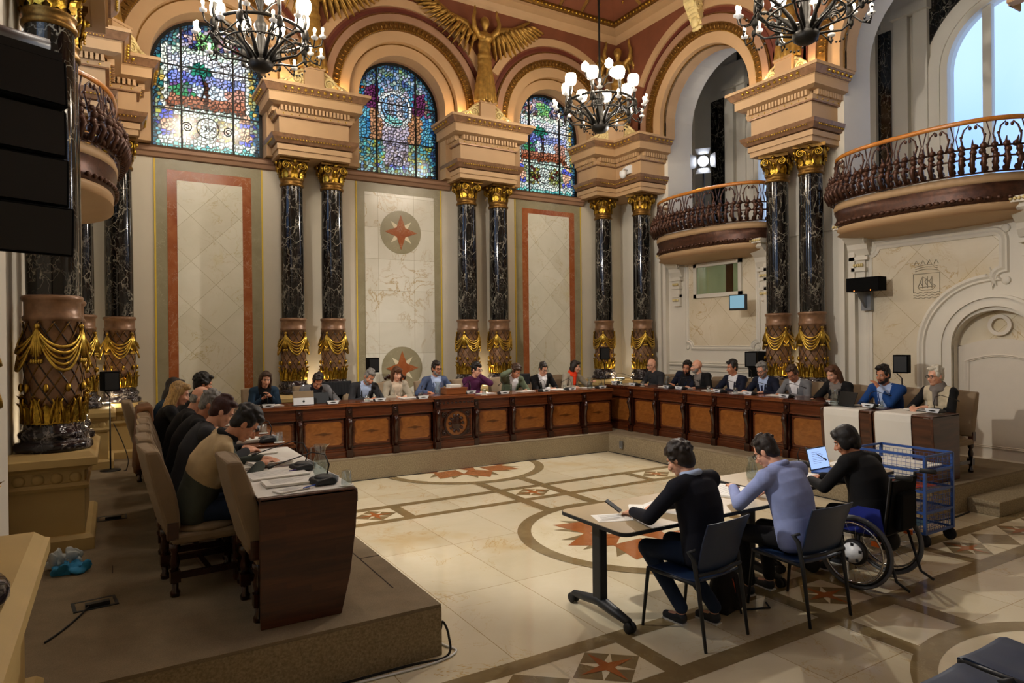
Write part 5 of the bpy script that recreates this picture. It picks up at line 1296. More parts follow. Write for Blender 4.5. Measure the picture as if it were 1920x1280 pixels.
papers(7.14, 3.97, .763, PI/2, .6, .42, .012, 'loose white papers on the top basket of the wire trolley', False); papers(7.12, 3.9, .563, 1.4, .42, .3, .01, 'orange folder in the middle basket of the wire trolley', False, 'folder', 'folder', 'orange_card'); papers(7.14, 3.97, .353, 1.5, .34, .26, .006, 'white papers under the orange folder in the trolley', False); papers(7.14, 3.97, .153, 1.57, .4, .3, .01, 'pale blue folder in the bottom basket of the trolley', False, 'folder', 'folder', 'blue_card')
# ------------------------------------------------------------------ backpack
e = empty('backpack', (4.06, 3.62, 0), .3, 'black backpack on the floor between the two navy chairs', 'backpack'); mb = MB()
mb.sph((0, 0, .17), (.16, .11, .17), 14, 9); mb.box(-.13, .13, -.08, .08, .0, .2); mb.sph((0, -.1, .13), (.12, .06, .11), 12, 7); soft('bag_body', mb, 'black_cloth', e, .012, 4)
mb = MB(); mb.tube([(-.1, -.12, .3), (-.14, -.16, .18), (-.1, -.17, .04)], .008, 6); mb.build('strap', 'black_cloth', e); mb = MB(); mb.tube([(.05, -.15, .02), (.22, -.26, .01), (.3, -.2, .01)], .008, 6); mb.build('strap', 'black_cloth', e); mb = MB(); mb.tube([(.1, .05, .33), (0, .09, .38), (-.1, .05, .33)], .01, 6); mb.build('strap', 'black_cloth', e)
mb = MB(); mb.tube([(-.09, -.1, .28), (-.11, -.15, .15)], .004, 5); mb.build('zip_piping', 'orange_card', e)
# ------------------------------------------------------------------ loudspeakers
def stand_speaker(x, y, zb, ztop, rz, label, base=True):
    e = empty('speaker_stand', (x, y, zb), rz, 'black stand under the '+label, 'stand', 'speaker stands'); h = ztop-zb
    mb = MB(); mb.lathe([(.13, 0), (.13, .012), (.03, .02)], n=24); mb.build('base_plate', 'black_plastic', e)
    mb = MB(); mb.tube([(0, 0, .01), (0, 0, h-.05)], [.011, .009], 8); mb.tube([(0, 0, h-.05), (-.06, -.02, h+.02), (-.07, -.03, h+.12)], .008, 6); mb.build('pole', 'black_plastic', e)
    s = empty('loudspeaker', (x, y, ztop+.03), rz, 'black box '+label, 'loudspeaker', 'black box loudspeakers on stands'); mb = MB(); mb.box(-.1, .1, -.09, .09, 0, .27); mb.build('cabinet', 'matt_black', s, bevel=.006); mb = MB(); mb.box(-.085, .085, -.096, -.09, .02, .25); mb.build('grille', 'black_plastic', s)
stand_speaker(-.04, 10.88, PF, 1.42, .3, 'loudspeaker at the far left before the stone pedestal')
stand_speaker(4.12, 11.95, PF, 1.5, 0, 'loudspeaker standing before the lower wall star')
stand_speaker(9.2, 11.5, PF, 1.62, -.5, 'loudspeaker in the far right corner between the corner columns')
stand_speaker(9.75, 8.05, PF, 1.55, -1.0, 'loudspeaker against the black box beside the right pair of columns')
stand_speaker(10.1, 5.6, PF, 1.52, -1.3, 'loudspeaker on a stand right of the long-haired woman in black')
mb = MB(); mb.box(10.35, 10.62, 8.2, 8.62, 1.35, 1.84); tag(mb.build('black_cabinet', 'matt_black', bevel=.01), 'black cabinet on the wall behind the right loudspeaker, left of the columns', 'cabinet')
e = empty('wall_loudspeaker', (10.35, 6.3, 2.82), 0, 'black horizontal loudspeaker on a wall bracket beside the engraved arms', 'loudspeaker'); mb = MB(); mb.box(-.1, .12, -.27, .27, 0, .22); mb.build('cabinet', 'matt_black', e, bevel=.008); mb = MB(); mb.prism([(.22, -.0), (-.05, -.0), (.22, -.28)], 'y', .1, .14); mb.box(.2, .28, .04, .2, -.3, .0); mb.build('bracket', 'grey_metal', e)
mb = MB(); mb.bead((-.104, .13, .01), .01); mb.bead((-.104, -.14, .01), .01); mb.build('indicator_light', 'led_amber', e)
e = empty('wall_screen', (10.2, 8.72, 2.62), -1.35, 'small square television on a wall arm under the booth window', 'television'); mb = MB(); mb.box(-.17, .17, -.03, .05, 0, .3); mb.build('casing', 'black_plastic', e, bevel=.01); mb = MB(); mb.box(-.145, .145, -.033, -.03, .04, .28); mb.build('display', 'tv_screen', e); mb = MB(); mb.tube([(0, .05, .15), (.0, .2, .15), (-.06, .42, .12)], .02, 8); mb.build('wall_arm', 'grey_metal', e)
# hanging line array at the left edge
def hang(name_, label_):
    e = empty('line_array', (-.31, 3.2, 2.45), .42, label_, 'loudspeaker')
    return e
e = hang('line_array', 'tall black array of stacked loudspeakers hanging at the left edge')
for k in range(4):
    mb = MB(); z0 = .0+.2*k; mb.T = Matrix.Translation((0, -.012*(k-2)**2, z0)) @ Matrix.Rotation(.05*(1.5-k), 4, 'X'); mb.prism([(-.02, 0), (.32, .02), (.32, .175), (-.02, .193)], 'x', -.2, .17); mb.build('speaker_box', 'matt_black', e, bevel=.008)
    mb = MB(); mb.T = Matrix.Translation((0, -.012*(k-2)**2, z0)) @ Matrix.Rotation(.05*(1.5-k), 4, 'X'); mb.box(-.185, .155, -.028, -.02, .01, .184); mb.build('grille', 'black_plastic', e)
mb = MB(); mb.box(-.19, .16, .0, .25, .79, .83); mb.build('flying_frame', 'black_plastic', e)
mb = MB(); mb.cyl((-.62, 3.32, 3.36), (-.22, 3.42, 3.34), .045, 12); o = mb.build('suspension_tube', 'grey_metal'); tag(o, 'grey metal tube above the hanging loudspeakers', 'tube')
# floodlight on the far balcony
e = empty('floodlight', (10.2, 9.55, 4.24), 0, 'lit floodlight with open flaps on a stand on the far balcony', 'floodlight'); mb = MB(); mb.cyl((0, 0, 0), (0, 0, 1.25), .02, 8)
for a in (0, 2.1, 4.2): mb.cyl((0, 0, .3), (.3*math.cos(a), .3*math.sin(a), .0), .012, 6)
mb.build('stand', 'black_plastic', e)
mb = MB(); mb.T = Matrix.Translation((0, 0, 1.4)) @ Vector((-.75, -.62, -.2)).to_track_quat('Z', 'Y').to_matrix().to_4x4(); mb.lathe([(.0, -.16), (.1, -.15), (.13, -.05), (.13, .04), (.115, .04), (.115, .0)], n=20); T_ = mb.T; mb.build('lamp_head', 'black_plastic', e)
mb = MB(); mb.T = T_; mb.lathe([(0, .02), (.1, .02)], n=20, caps=False); mb.build('lens', 'spot_face', e)
mb = MB(); mb.T = T_
for k in range(4): a = k*PI/2; d = Vector((math.cos(a), math.sin(a), 0)); u = Vector((-d.y, d.x, 0)); P = [d*.13+u*-.11+Vector((0, 0, .04)), d*.13+u*.11+Vector((0, 0, .04)), d*.24+u*.15+Vector((0, 0, .17)), d*.24+u*-.15+Vector((0, 0, .17))]; mb.add(P+[p+Vector((0, 0, -.004)) for p in P], [(0, 1, 2, 3), (7, 6, 5, 4), (0, 4, 5, 1), (1, 5, 6, 2), (2, 6, 7, 3), (3, 7, 4, 0)])
mb.build('barn_door', 'grey_metal', e)
# security camera
e = empty('security_camera', (9.93, 11.5, 5.76), 0, 'white dome security camera on the corner pier', 'camera'); mb = MB(); mb.box(-.02, .02, -.1, .1, .02, .2); mb.tube([(0, 0, .1), (-.14, 0, .12), (-.16, 0, .06)], .018, 8); mb.build('bracket', 'white_plastic', e); mb = MB(); mb.lathe([(.03, .08), (.075, .05), (.08, -.02), (.06, -.08), (0, -.11)], (-.16, 0, 0), 16); mb.build('dome', 'white_plastic', e)
# uplighters between the columns
for i, (x, y) in enumerate(((3.14, 12.2), (6.65, 12.2), (9.85, 11.75), (-.12, 11.75), (10.2, 7.56), (-.35, 7.5))):
    e = empty('uplight', (x, y, 1.18), 0, 'small uplighter between the columns '+['left of the centre wall panel', 'right of the centre wall panel', 'of the far right corner', 'of the far left corner', 'of the right wall pair', 'of the near left pair'][i], 'lamp', 'uplighters on the pedestals'); mb = MB(); mb.box(-.09, .09, -.05, .05, 0, .04); mb.build('housing', 'grey_metal', e); mb = MB(); mb.box(-.08, .08, -.04, .04, .04, .043); mb.build('lens', 'uplight_glow', e)
# floor boxes, cables, cloths
def floor_box(x, y, rz, label):
    e = empty('floor_socket_box', (x, y, PF), rz, label, 'socket', 'floor sockets'); mb = MB()
    for a in ((-.13, .13, -.1, -.08), (-.13, .13, .08, .1), (-.13, -.11, -.08, .08), (.11, .13, -.08, .08)): mb.box(*a, 0, .006)
    mb.build('frame', 'dark_grey', e); mb = MB(); mb.box(-.11, .11, -.08, .08, 0, .004); mb.build('lid', 'carpet', e); mb = MB(); mb.box(-.06, .08, -.075, -.03, .004, .03); mb.build('plug', 'black_plastic', e)
floor_box(-.12, 5.35, .12, 'floor socket with a plugged black lead on the near left carpet'); floor_box(-.02, 7.9, .0, 'floor socket farther along the left carpet')
def cable(pts, r, label, m='rubber'): 
    mb = MB(); P = [Vector(p) for p in pts]; Q = []
    for i in range(len(P)-1):
        p0, p1, p2, p3 = P[max(0, i-1)], P[i], P[i+1], P[min(len(P)-1, i+2)]
        for k in range(8): t = k/8; Q.append(.5*((2*p1)+(-p0+p2)*t+(2*p0-5*p1+4*p2-p3)*t*t+(-p0+3*p1-3*p2+p3)*t**3))
    Q.append(P[-1]); mb.tube(Q, r, 6); tag(mb.build('cable', m), label, 'cable')
cable([(-.15, 5.28, PF+.02), (-.2, 5.15, PF+.008), (-.28, 4.95, PF+.008), (-.36, 4.8, PF+.008)], .006, 'black lead from the near floor socket to the stone pedestal')
cable([(.4, 4.07, .008), (1.0, 4.06, .008), (1.6, 4.06, .008), (1.88, 4.04, .01), (1.92, 4.09, .12), (1.9, 4.14, .2), (1.9, 4.2, .1), (1.905, 4.4, .008)], .008, 'black cable running along the foot of the near platform face')
cable([(.4, 4.04, .008), (1.2, 4.02, .008), (1.75, 4.0, .008), (1.97, 4.08, .008), (1.93, 4.25, .008), (1.91, 4.7, .008), (1.91, 7, .008), (1.92, 9.8, .008)], .007, 'white and black lead around the near platform corner', 'white_plastic')
cable([(1.95, 9.83, .008), (3.2, 9.84, .008), (5, 9.83, .008), (6.4, 9.84, .008), (7.9, 9.82, .008)], .006, 'dark cable along the foot of the back platform')
cable([(7.92, 9.8, .008), (7.94, 9, .008), (7.9, 8.2, .008), (7.84, 7.4, .008), (7.93, 6.6, .008), (7.94, 5, .008), (7.9, 4.1, .008)], .007, 'dark cable along the foot of the right platform')
cable([(7.95, 4.06, .008), (8.3, 4.02, .008), (8.7, 4.05, .008)], .01, 'black cable at the end face of the right platform')
cable([(.0, 10.85, 1.0), (.1, 10.8, .75), (.17, 10.76, .5), (.15, 10.76, .355), (.12, 10.7, .35)], .006, 'thin lead hanging from the far left loudspeaker')
mb = MB(); mb.box(7.935, 7.945, 9.43, 9.52, .1, .24); mb.mi = 1; mb.sph((7.934, 9.475, .125), .008, 6, 4); tag(mb.build('wall_socket', ['grey_metal', 'white_plastic']), 'small grey socket plate on the platform face near the inner corner', 'socket')
e = empty('crumpled_cloths', (-.36, 6.25, PF), 0, 'crumpled white and blue cloths on the carpet at the foot of the near pedestal', 'cloth')
def crumple(name, c, r, m, seed):
    random.seed(seed); mb = MB()
    for i in range(14): a = random.random()*6.28; q = random.random(); mb.sph((c[0]+r[0]*q*math.cos(a), c[1]+r[1]*q*math.sin(a), c[2]+random.random()*r[2]), (.05+.03*random.random(), .04, .018), 8, 5, Euler((random.random()*1.5, random.random()*1.5, random.random()*3)).to_matrix())
    soft(name, mb, m, e, .008, 2)
crumple('white_cloth', (-.02, .08, .04), (.16, .12, .09), 'light_cloth', 3); crumple('blue_cloth', (.08, -.07, .02), (.13, .08, .03), 'sky_cloth', 4); random.seed(9)
# carved crest standing on the chair back behind the president
mb = MB(); mb.sph((0, 0, .1), (.09, .03, .1), 10, 8); mb.sph((0, -.02, .1), (.05, .03, .06), 8, 6); mb.sph((0, 0, .19), (.05, .02, .03), 8, 5)
for s_ in (-1, 1): mb.sph((s_*.12, 0, .06), (.05, .025, .05), 8, 6); mb.sph((s_*.19, 0, .03), (.03, .02, .04), 7, 5)
seat(4.52, 11.5, PI, 'taller taupe chair with a carved crest, left of the man in the blue suit')
o = mb.build('carved_crest', 'dark_mahogany'); o.location = (4.52, 11.85, 1.385); tag(o, 'dark carved crest on a chair back left of the man in the blue suit', 'carving')
mb = MB(); mb.tube([(5.0+.9, 11.5, 1.42), (5.95, 11.42, 1.3), (5.9, 11.38, 1.1), (5.93, 11.4, 1.0)], .012, 6); tag(mb.build('hanging_lead', 'white_plastic'), 'white looped lead hanging over the chair backs right of the woman in purple', 'cable')
# ------------------------------------------------------------------ people
def fabric(name, c, rough=.85, var=.12, sc_=9, weave=220, b=.12):
    simple(name, c, rough, 0, var, sc_, b, weave, .3); return name
for n_, c_ in (('skin_a', 'c98d6c'), ('skin_b', 'b97c5b'), ('skin_c', 'd8a184'), ('lip', '9c5247')):
    t = NT(n_); v = t.obj(); a = t.noise(v, 14, 3); t.base(t.ramp(a.outputs[0], [(.3, tuple(x*.9 for x in lin(c_)[:3])), (.7, tuple(min(1, x*1.06) for x in lin(c_)[:3]))])); t.b.inputs['Subsurface Weight'].default_value = .08; t.b.inputs['Subsurface Radius'].default_value = (.02, .008, .004); M[n_] = t.set(.5)
def hairmat(name, c, c2=None):
    t = NT(name); v = t.obj((40, 40, 5)); a = t.noise(v, 3, 4, .7); c2 = c2 or tuple(x*.5 for x in lin(c)[:3])
    t.base(t.ramp(a.outputs[0], [(.35, c2), (.65, c)])); t.bump(a.outputs[0], .6, .006); M[name] = t.set(.5, 0, .4); return name
for a in (('hair_black', '15110f'), ('hair_dark', '241912'), ('hair_brown', '47301f'), ('hair_grey', '8f8d88', '4e4b47'), ('hair_silver', 'd8d2c0', 'a8a294'), ('hair_auburn', '3c1510'), ('hair_blonde', 'c09d62', '6d5230'), ('hair_chestnut', '5c3820'), ('stubble', '5a4a42'), ('beard_grey', '8a8580', '55504c')): hairmat(*a)
for a in (('navy_knit', '10131f'), ('charcoal', '2c2d30'), ('black_wool', '0c0c0e'), ('denim', '1c2b44'), ('light_blue', '8f9ccb'), ('pale_blue', 'a9bbdc'), ('shirt_white', 'd8d9dc'), ('grey_blazer', '6c6d70'), ('beige_blazer', 'a39a88'), ('blue_suit', '4a5878'), ('royal_blue', '18407c'), ('plum_wool', '4c1c40'), ('olive', '5c6650'), ('orange_scarf', 'e2401a'), ('blue_leather', '223a50'), ('navy_suit', '12172a'), ('sand_knit', 'b09a74'), ('slate_knit', '424840'), ('cream_vest', 'bdb196'), ('scarf_print', '77706a'), ('dark_trousers', '101014'), ('dark_shirt', '14151a'), ('denim_shirt', '66788c'), ('cream_blouse', 'c9b8a2'), ('tie_navy', '131c3c')): fabric(*a)
M['glass_frame'] = simple('glass_frame', '15100e', .3); simple('shoe_dark', '20242c', .6); simple('sole_white', 'c8c8c4', .6); simple('shoe_brown', '5a3a26', .6); simple('eye_white', 'e6e0d8', .3, var=.01); simple('iris', '20140e', .2)

def cap(mb, a, b, r1, r2=None, n=9):
    if r1 > .03: n = 20
    r2 = r1 if r2 is None else r2; a = Vector(a); b = Vector(b)
    mb.tube([a, b], [r1, r2], n); mb.sph(tuple(a), r1, n, max(7, n//2+1)); mb.sph(tuple(b), r2, n, max(7, n//2+1))
def rot(p=0, y=0, r=0): return Matrix.Rotation(y, 3, 'Z') @ Matrix.Rotation(-p, 3, 'X') @ Matrix.Rotation(r, 3, 'Y')
def ik(a, t, l1, l2, hint):
    a = Vector(a); t = Vector(t); d = t-a; L = min(d.length, (l1+l2)*.995); d.normalize(); t = a+d*L
    x = (l1*l1-l2*l2+L*L)/(2*L); h = math.sqrt(max(0, l1*l1-x*x)); hn = Vector(hint); hn = hn-d*hn.dot(d); hn.normalize()
    return a+d*x+hn*h, t
def submesh(me, name, faces, mat, parent):
    used = {}; vs = []; fs = []
    for f in faces:
        q = []
        for v in f.vertices:
            if v not in used: used[v] = len(vs); vs.append(me.vertices[v].co[:])
            q.append(used[v])
        fs.append(q)
    m = bpy.data.meshes.new(name); m.from_pydata(vs, [], fs); m.materials.append(M[mat]); m.polygons.foreach_set('use_smooth', [True]*len(fs))
    o = bpy.data.objects.new(name, m); C.objects.link(o); o.parent = parent; return o
def person(x, y, z, rz, label, seat=.47, lean=.25, side=0, twist=0, head=(.35, 0, 0), hands=((-.16, .42, .86), (.16, .42, .86)), top='navy_knit', shirt=None, tie=None, top_name='jacket', hair='short', hm='hair_dark', skin='skin_a', beard=None, glasses=False, s=1.0, wide=1.0, vox=.0085, knee=.46, feet=.12, trousers='dark_trousers', split=None, scarf=None, female=False, elbow=1.0, grip=.35, vest=None, wheel=False, forearm_skin=False, footback=0, collar=None, curl=1):
    e = empty('person', (x, y, z), rz, label, 'person')
    V = Vector; hip = V((0, 0, seat+.1)); up1 = V((math.sin(side*.6), math.sin(lean*.75), math.cos(lean*.75))).normalized(); up2 = V((math.sin(side*1.3), math.sin(lean*1.35), math.cos(lean*1.3))).normalized()
    chest = hip+up1*.30*s; nb = chest+up2*.22*s; rt = (Matrix.Rotation(twist, 3, 'Z') @ V((1, 0, 0))); rt = (rt-up2*rt.dot(up2)).normalized(); fw = up2.cross(rt).normalized()
    Rc = Matrix((rt, fw, up2)).transposed(); R1 = Matrix((rt, up1.cross(rt).normalized(), up1)).transposed()
    sw = (.175 if not female else .155)*wide*s
    sh = {k: nb-up2*.045+rt*k*sw for k in (-1, 1)}
    Hr = Rc @ rot(0) if False else rot(head[0], head[1]+twist*.5, head[2]); nd = (up2*.6+Hr @ V((0, 0, .5))).normalized()
    hc = nb+nd*.062*s+Hr @ V((0, .03, .105))*s; hs = .96*s
    hp = lambda a, b, c: hc+Hr @ V((a, b, c))*hs
    arms = {}
    for k, t in zip((-1, 1), hands):
        el, wr = ik(sh[k], t, .285*s, .25*s, V((k*.75*elbow, -.25, -.75)) if elbow >= 0 else V((k*.1, .3, -1))); arms[k] = (sh[k], el, wr)
    legs = {}
    for k in (-1, 1):
        hj = hip+V((k*.085, 0, -.02)); kn = V((k*(.12+.04*(k == -1)), knee, seat+.05)); an = V((k*feet, knee-.06-footback*(1 if k > 0 else .6), .09)); legs[k] = (hj, kn, an)
    def torso(mb, g):
        fm = .9 if female else 1
        st = [(hip-up1*.05, .160*wide, .12), (hip, .165*wide, .125), (hip+up1*.15*s, .150*wide*fm, .112*wide), (chest, .162*wide*s*fm, .115*wide*s), (nb-up2*.12, .166*wide*s*fm, .105*wide*s), (nb-up2*.055-fw*.004, .162*wide*s*fm, .09)]
        n_ = 0
        for (c0_, a0_, b0_), (c1_, a1_, b1_) in zip(st[:-1], st[1:]):
            for i in range(9):
                t_ = i/9; mb.sph(tuple(c0_.lerp(c1_, t_)), (a0_+(a1_-a0_)*t_+g, b0_+(b1_-b0_)*t_+g, .06+g), 36, 13, R1 if n_ < 2 else Rc)
            n_ += 1
        mb.sph(tuple(st[-1][0]), (st[-1][1]+g, st[-1][2]+g, .055+g), 16, 7, Rc)
        if female: 
            for k in (-1, 1): mb.sph(tuple(chest+rt*.06*k+fw*.075+up2*.02), (.06+g, .055+g, .06+g), 10, 7)
        for k in (-1, 1): cap(mb, nb-fw*.01-up2*.01, sh[k], .052+g, .06+g)
    def sleeve(mb, g, end=1.0, only=None):
        for k in (-1, 1):
            a, b, c = arms[k]; mb.sph(tuple(a), .066*s+g, 10, 7); cap(mb, a, b, .052*s+g, .043*s+g); cap(mb, b, b.lerp(c, end), .043*s+g, (.043+(.028-.043)*end)*s+g)
    # --- body: one continuous skin
    mb = MB(); torso(mb, -.012); sleeve(mb, -.004 if not wheel else -.004); cap(mb, nb-up2*.04, hp(0, -.02, -.06), .052*s, .05*s)
    mb.sph(tuple(hp(0, -.012, .03)), (.074*hs, .093*hs, .1*hs), 16, 12, Hr); mb.sph(tuple(hp(0, .018, -.03)), (.062*hs, .074*hs, .088*hs), 14, 10, Hr); mb.sph(tuple(hp(0, .04, -.088)), (.042*hs, .042*hs, .036*hs), 10, 8, Hr)
    mb.sph(tuple(hp(0, .073, .028)), (.05*hs, .02*hs, .014*hs), 10, 6, Hr); cap(mb, hp(0, .092, .0), hp(0, .112, -.034), .010*hs, .017*hs)
    mb.sph(tuple(hp(.014, .098, -.04)), .012*hs, 7, 6); mb.sph(tuple(hp(-.014, .098, -.04)), .012*hs, 7, 6)
    mb.sph(tuple(hp(0, .086, -.066)), (.026*hs, .014*hs, .012*hs), 8, 6, Hr); mb.sph(tuple(hp(0, .075, -.095)), (.024*hs, .02*hs, .018*hs), 8, 6, Hr)
    for k in (-1, 1): mb.sph(tuple(hp(k*.077, -.008, -.008)), (.012*hs, .022*hs, .032*hs), 8, 6, Hr); mb.sph(tuple(hp(k*.038, .068, -.03)), (.024*hs, .02*hs, .024*hs), 8, 6, Hr)
    for k in (-1, 1):
        a, b, c = arms[k]; f = (c-b).normalized(); side_ = f.cross(V((0, 0, 1))); side_ = side_.normalized() if side_.length > .1 else V((1, 0, 0)); nrm = side_.cross(f).normalized()
        f2 = (f-nrm*.25*(1 if f.z < .5 else 0)).normalized(); pc = c+f2*.045
        mb.sph(tuple(pc), (.04*s, .05*s, .02*s), 10, 7, Matrix((side_, f2, side_.cross(f2))).transposed())
        for q in range(4):
            u = (q-1.5)*.0205; L = (.07, .082, .076, .06)[q if k > 0 else 3-q]*s; p0 = pc+f2*.035+side_*u; d1 = (f2-nrm*grip*.8*curl).normalized(); p1 = p0+d1*L*.55; d2 = (f2-nrm*(grip*3)*curl).normalized(); p2 = p1+d2*L*.5
            cap(mb, p0, p1, .0098*s, .009*s, 7); cap(mb, p1, p2, .009*s, .0078*s, 7)
        th = -k; t0 = c+f2*.025+side_*th*.03; t1 = t0+(f2*.6+side_*th*.8-nrm*.3).normalized()*.035; cap(mb, t0, t1, .013*s, .011*s, 7); cap(mb, t1, t1+(f2*.9+side_*th*.2-nrm*.4).normalized()*.032, .011*s, .009*s, 7)
    for k in (-1, 1): a, b, c = legs[k]; cap(mb, a, b, .07, .05); cap(mb, b, c, .045, .033); cap(mb, c+V((0, 0, -.04)), c+V((0, .1, -.05)), .03, .028)
    soft('body', mb, skin, e, vox, 3)
    # --- face details
    for k in (-1, 1):
        mb = MB(); mb.sph(tuple(hp(k*.029, .078, .004)), (.0135*hs, .0095*hs, .007*hs), 10, 6, Hr); ey = mb.build('eye', 'eye_white', e); mb = MB(); mb.sph(tuple(hp(k*.029, .0865, .003)), (.0055*hs, .003*hs, .0055*hs), 8, 5, Hr); mb.build('iris', 'iris', ey)
        mb = MB(); mb.tube([hp(k*.014, .092, .022), hp(k*.03, .09, .027), hp(k*.047, .078, .02)], [.0035, .0045, .003], 5); mb.build('eyebrow', hm if hm not in ('hair_blonde', 'hair_silver') else 'hair_grey', e)
    mb = MB(); mb.sph(tuple(hp(0, .0965, -.0665)), (.022*hs, .006*hs, .006*hs), 10, 5, Hr); mb.build('mouth', 'lip', e)
    # --- hair
    if hair != 'bald':
        mb = MB(); S = lambda c, r: mb.sph(tuple(hp(*c)), tuple(q*hs for q in r), 14, 10, Hr)
        if hair == 'fringe_ring': S((0, -.04, -.0), (.082, .068, .045)); S((0, -.05, -.03), (.07, .055, .04))
        else:
            S((0, -.026, .046), (.083, .096, .095)); S((0, -.045, -.0), (.083, .065, .07)); S((0, -.055, -.04), (.066, .05, .045))
            for k in (-1, 1): S((k*.066, .012, .03), (.019, .035, .045))
            S((.02, .045, .105), (.055, .045, .028))
        if hair in ('short', 'curly', 'quiff'): 
            for q in range(26 if hair != 'curly' else 60):
                a = random.random()*6.28; b = random.random()*(1.25 if hair != 'curly' else 1.5); r = (.083, .098, .1); S((r[0]*math.sin(b)*math.cos(a), -.024+r[1]*math.sin(b)*math.sin(a), .045+r[2]*math.cos(b)), (.02, .02, .016) if hair != 'curly' else (.026, .026, .022))
        if hair == 'quiff': S((.0, .06, .125), (.05, .04, .03))
        if hair in ('long', 'bangs', 'bob', 'verylong'):
            L = {'long': -.19, 'bangs': -.2, 'bob': -.1, 'verylong': -.3}[hair]
            for k in (-1, 1):
                for dy in (-.05, -.01): cap(mb, hp(k*.066, dy, .05), hp(k*.078, dy-.005, 0), .028*hs, .03*hs); cap(mb, hp(k*.078, dy-.005, 0), hp(k*.085, dy+.0, L), .03*hs, .02*hs)
            S((0, -.07, L*.5), (.085, .045, abs(L)*.62)); 
            for k in (-1, 1): S((k*.04, .05, .09), (.045, .045, .03))
        if hair == 'bangs': S((0, .074, .06), (.058, .022, .04))
        if hair == 'bowl':
            S((0, -.028, .045), (.1, .11, .106)); S((0, -.045, -.01), (.097, .088, .09)); S((0, -.06, -.06), (.078, .055, .06)); S((0, .05, .075), (.075, .04, .045))
            for k in (-1, 1): S((k*.075, .01, -.01), (.026, .05, .07))
        if hair == 'bushy':
            S((0, -.028, .04), (.096, .106, .106)); S((0, -.05, -.01), (.09, .078, .085)); S((0, -.06, -.05), (.074, .055, .06))
            for q in range(60):
                a = random.random()*6.28; b = random.random()*1.9; px_ = (.097*math.sin(b)*math.cos(a), -.03+.107*math.sin(b)*math.sin(a), .04+.107*math.cos(b))
                if not (px_[1] > .03 and px_[2] < .07): S(tuple(q_*.96 for q_ in px_), (.02, .02, .016))
        soft('hair', mb, hm, e, .007, 4)
    if beard:
        mb = MB(); S = lambda c, r: mb.sph(tuple(hp(*c)), tuple(q*hs for q in r), 12, 8, Hr)
        S((0, .045, -.092), (.047, .048, .04)); 
        for k in (-1, 1): S((k*.05, .02, -.065), (.02, .04, .04)); S((k*.02, .092, -.055), (.02, .012, .008))
        soft('beard', mb, beard, e, .006, 1)
    if glasses:
        mb = MB()
        for k in (-1, 1):
            mb.tube([hp(k*.031+.025*math.cos(2*PI*i/14), .102, .003+.018*math.sin(2*PI*i/14)) for i in range(14)], .0028, 5, closed=True); mb.tube([hp(k*.056, .1, .008), hp(k*.076, .04, .01), hp(k*.08, -.01, .0)], .0026, 5)
        mb.tube([hp(-.007, .104, .006), hp(.007, .104, .006)], .0025, 5); mb.build('glasses', 'glass_frame', e)
    # --- clothes
    inv = Rc.transposed()
    mb = MB(); torso(mb, .014); sleeve(mb, .011, .93)
    cap(mb, nb-up2*.03, nb+nd*.005, .062*s, .058*s)
    def post(o, me):
        if not shirt and not split and not vest: return
        A = []; B = []; D = []
        for f in me.polygons:
            p = inv @ (f.center-chest); u = p.z; k_ = abs(p.x)
            if shirt and p.y > .03 and u < .3 and u > -.33 and k_ < max(0, .012+(u+.33)*.15): (D if tie and k_ < .02+.0*u and u < .14 else B).append(f)
            elif shirt and u > .235 and (f.center-nb).length < .09: B.append(f)
            elif vest and (k_ > sw+.0 or (p.y > .02 and k_ < .025)): B.append(f)
            elif split:
                w_ = f.center-hip; hgt = (p.z if k_ < sw*1.02 else .0)
                armp = min((f.center-arms[-1][1]).length, (f.center-arms[1][1]).length); low = u < -.09 and k_ < sw*1.15 or armp < .17 or min((f.center-arms[-1][2]).length, (f.center-arms[1][2]).length) < .27
                (B if low else A).append(f)
            else: A.append(f)
        if split:
            me.materials.append(M[split])
            for f in B: f.material_index = 1
            return
        if B: submesh(me, 'shirt' if shirt else 'sleeves', B, shirt or vest, o.parent)
        if D: submesh(me, 'tie', D, tie, o.parent)
        bm = bmesh.new(); bm.from_mesh(me); bm.faces.ensure_lookup_table(); kill = [bm.faces[f.index] for f in B+D]; bmesh.ops.delete(bm, geom=kill, context='FACES'); bm.to_mesh(me); bm.free()
    soft(top_name, mb, top, e, vox, 16 if vox < .007 else 9, post)
    if shirt:
        mb = MB()
        for k in (-1, 1):
            P = [nb+nd*.035-fw*.055+rt*k*.02, nb+nd*.03+rt*k*.062, nb-up2*.02+fw*.065+rt*k*.04, nb-up2*.05+fw*.09+rt*k*.012]; mb.tube(P, [.012, .014, .014, .008], 6)
        mb.build('collar', shirt if not collar else collar, e)
        if top_name in ('jacket', 'blazer'):
            for k in (-1, 1):
                mb = MB(); P = [nb-up2*.01+rt*k*.075+fw*.03, nb-up2*.09+rt*k*.068+fw*.098, chest+up2*.0+rt*k*.05+fw*.128, chest-up2*.16+rt*k*.022+fw*.135]; mb.tube(P, [.014, .024, .022, .006], 6, flat=.45); mb.build('lapel', top, e)
    elif collar:
        mb = MB(); n = 16; mb.tube([nb+nd*.035-fw*.005+(rt*math.cos(2*PI*i/n)+fw*math.sin(2*PI*i/n))*.062*s for i in range(n)], .024, 8, closed=True); mb.build('collar', collar, e)
    if scarf:
        mb = MB(); n = 16
        for q in range(3): mb.tube([nb+nd*(.005+.03*q)+(rt*math.cos(2*PI*i/n)+fw*math.sin(2*PI*i/n))*(.085-.012*q) for i in range(n)], .024, 7, closed=True)
        cap(mb, nb+fw*.09, chest+fw*.13+up2*.06, .035, .03); soft('scarf', mb, scarf, e, .009, 2)
    mb = MB(); mb.sph(tuple(hip+V((0, 0, -.01))), (.172*wide, .14, .115), 14, 9)
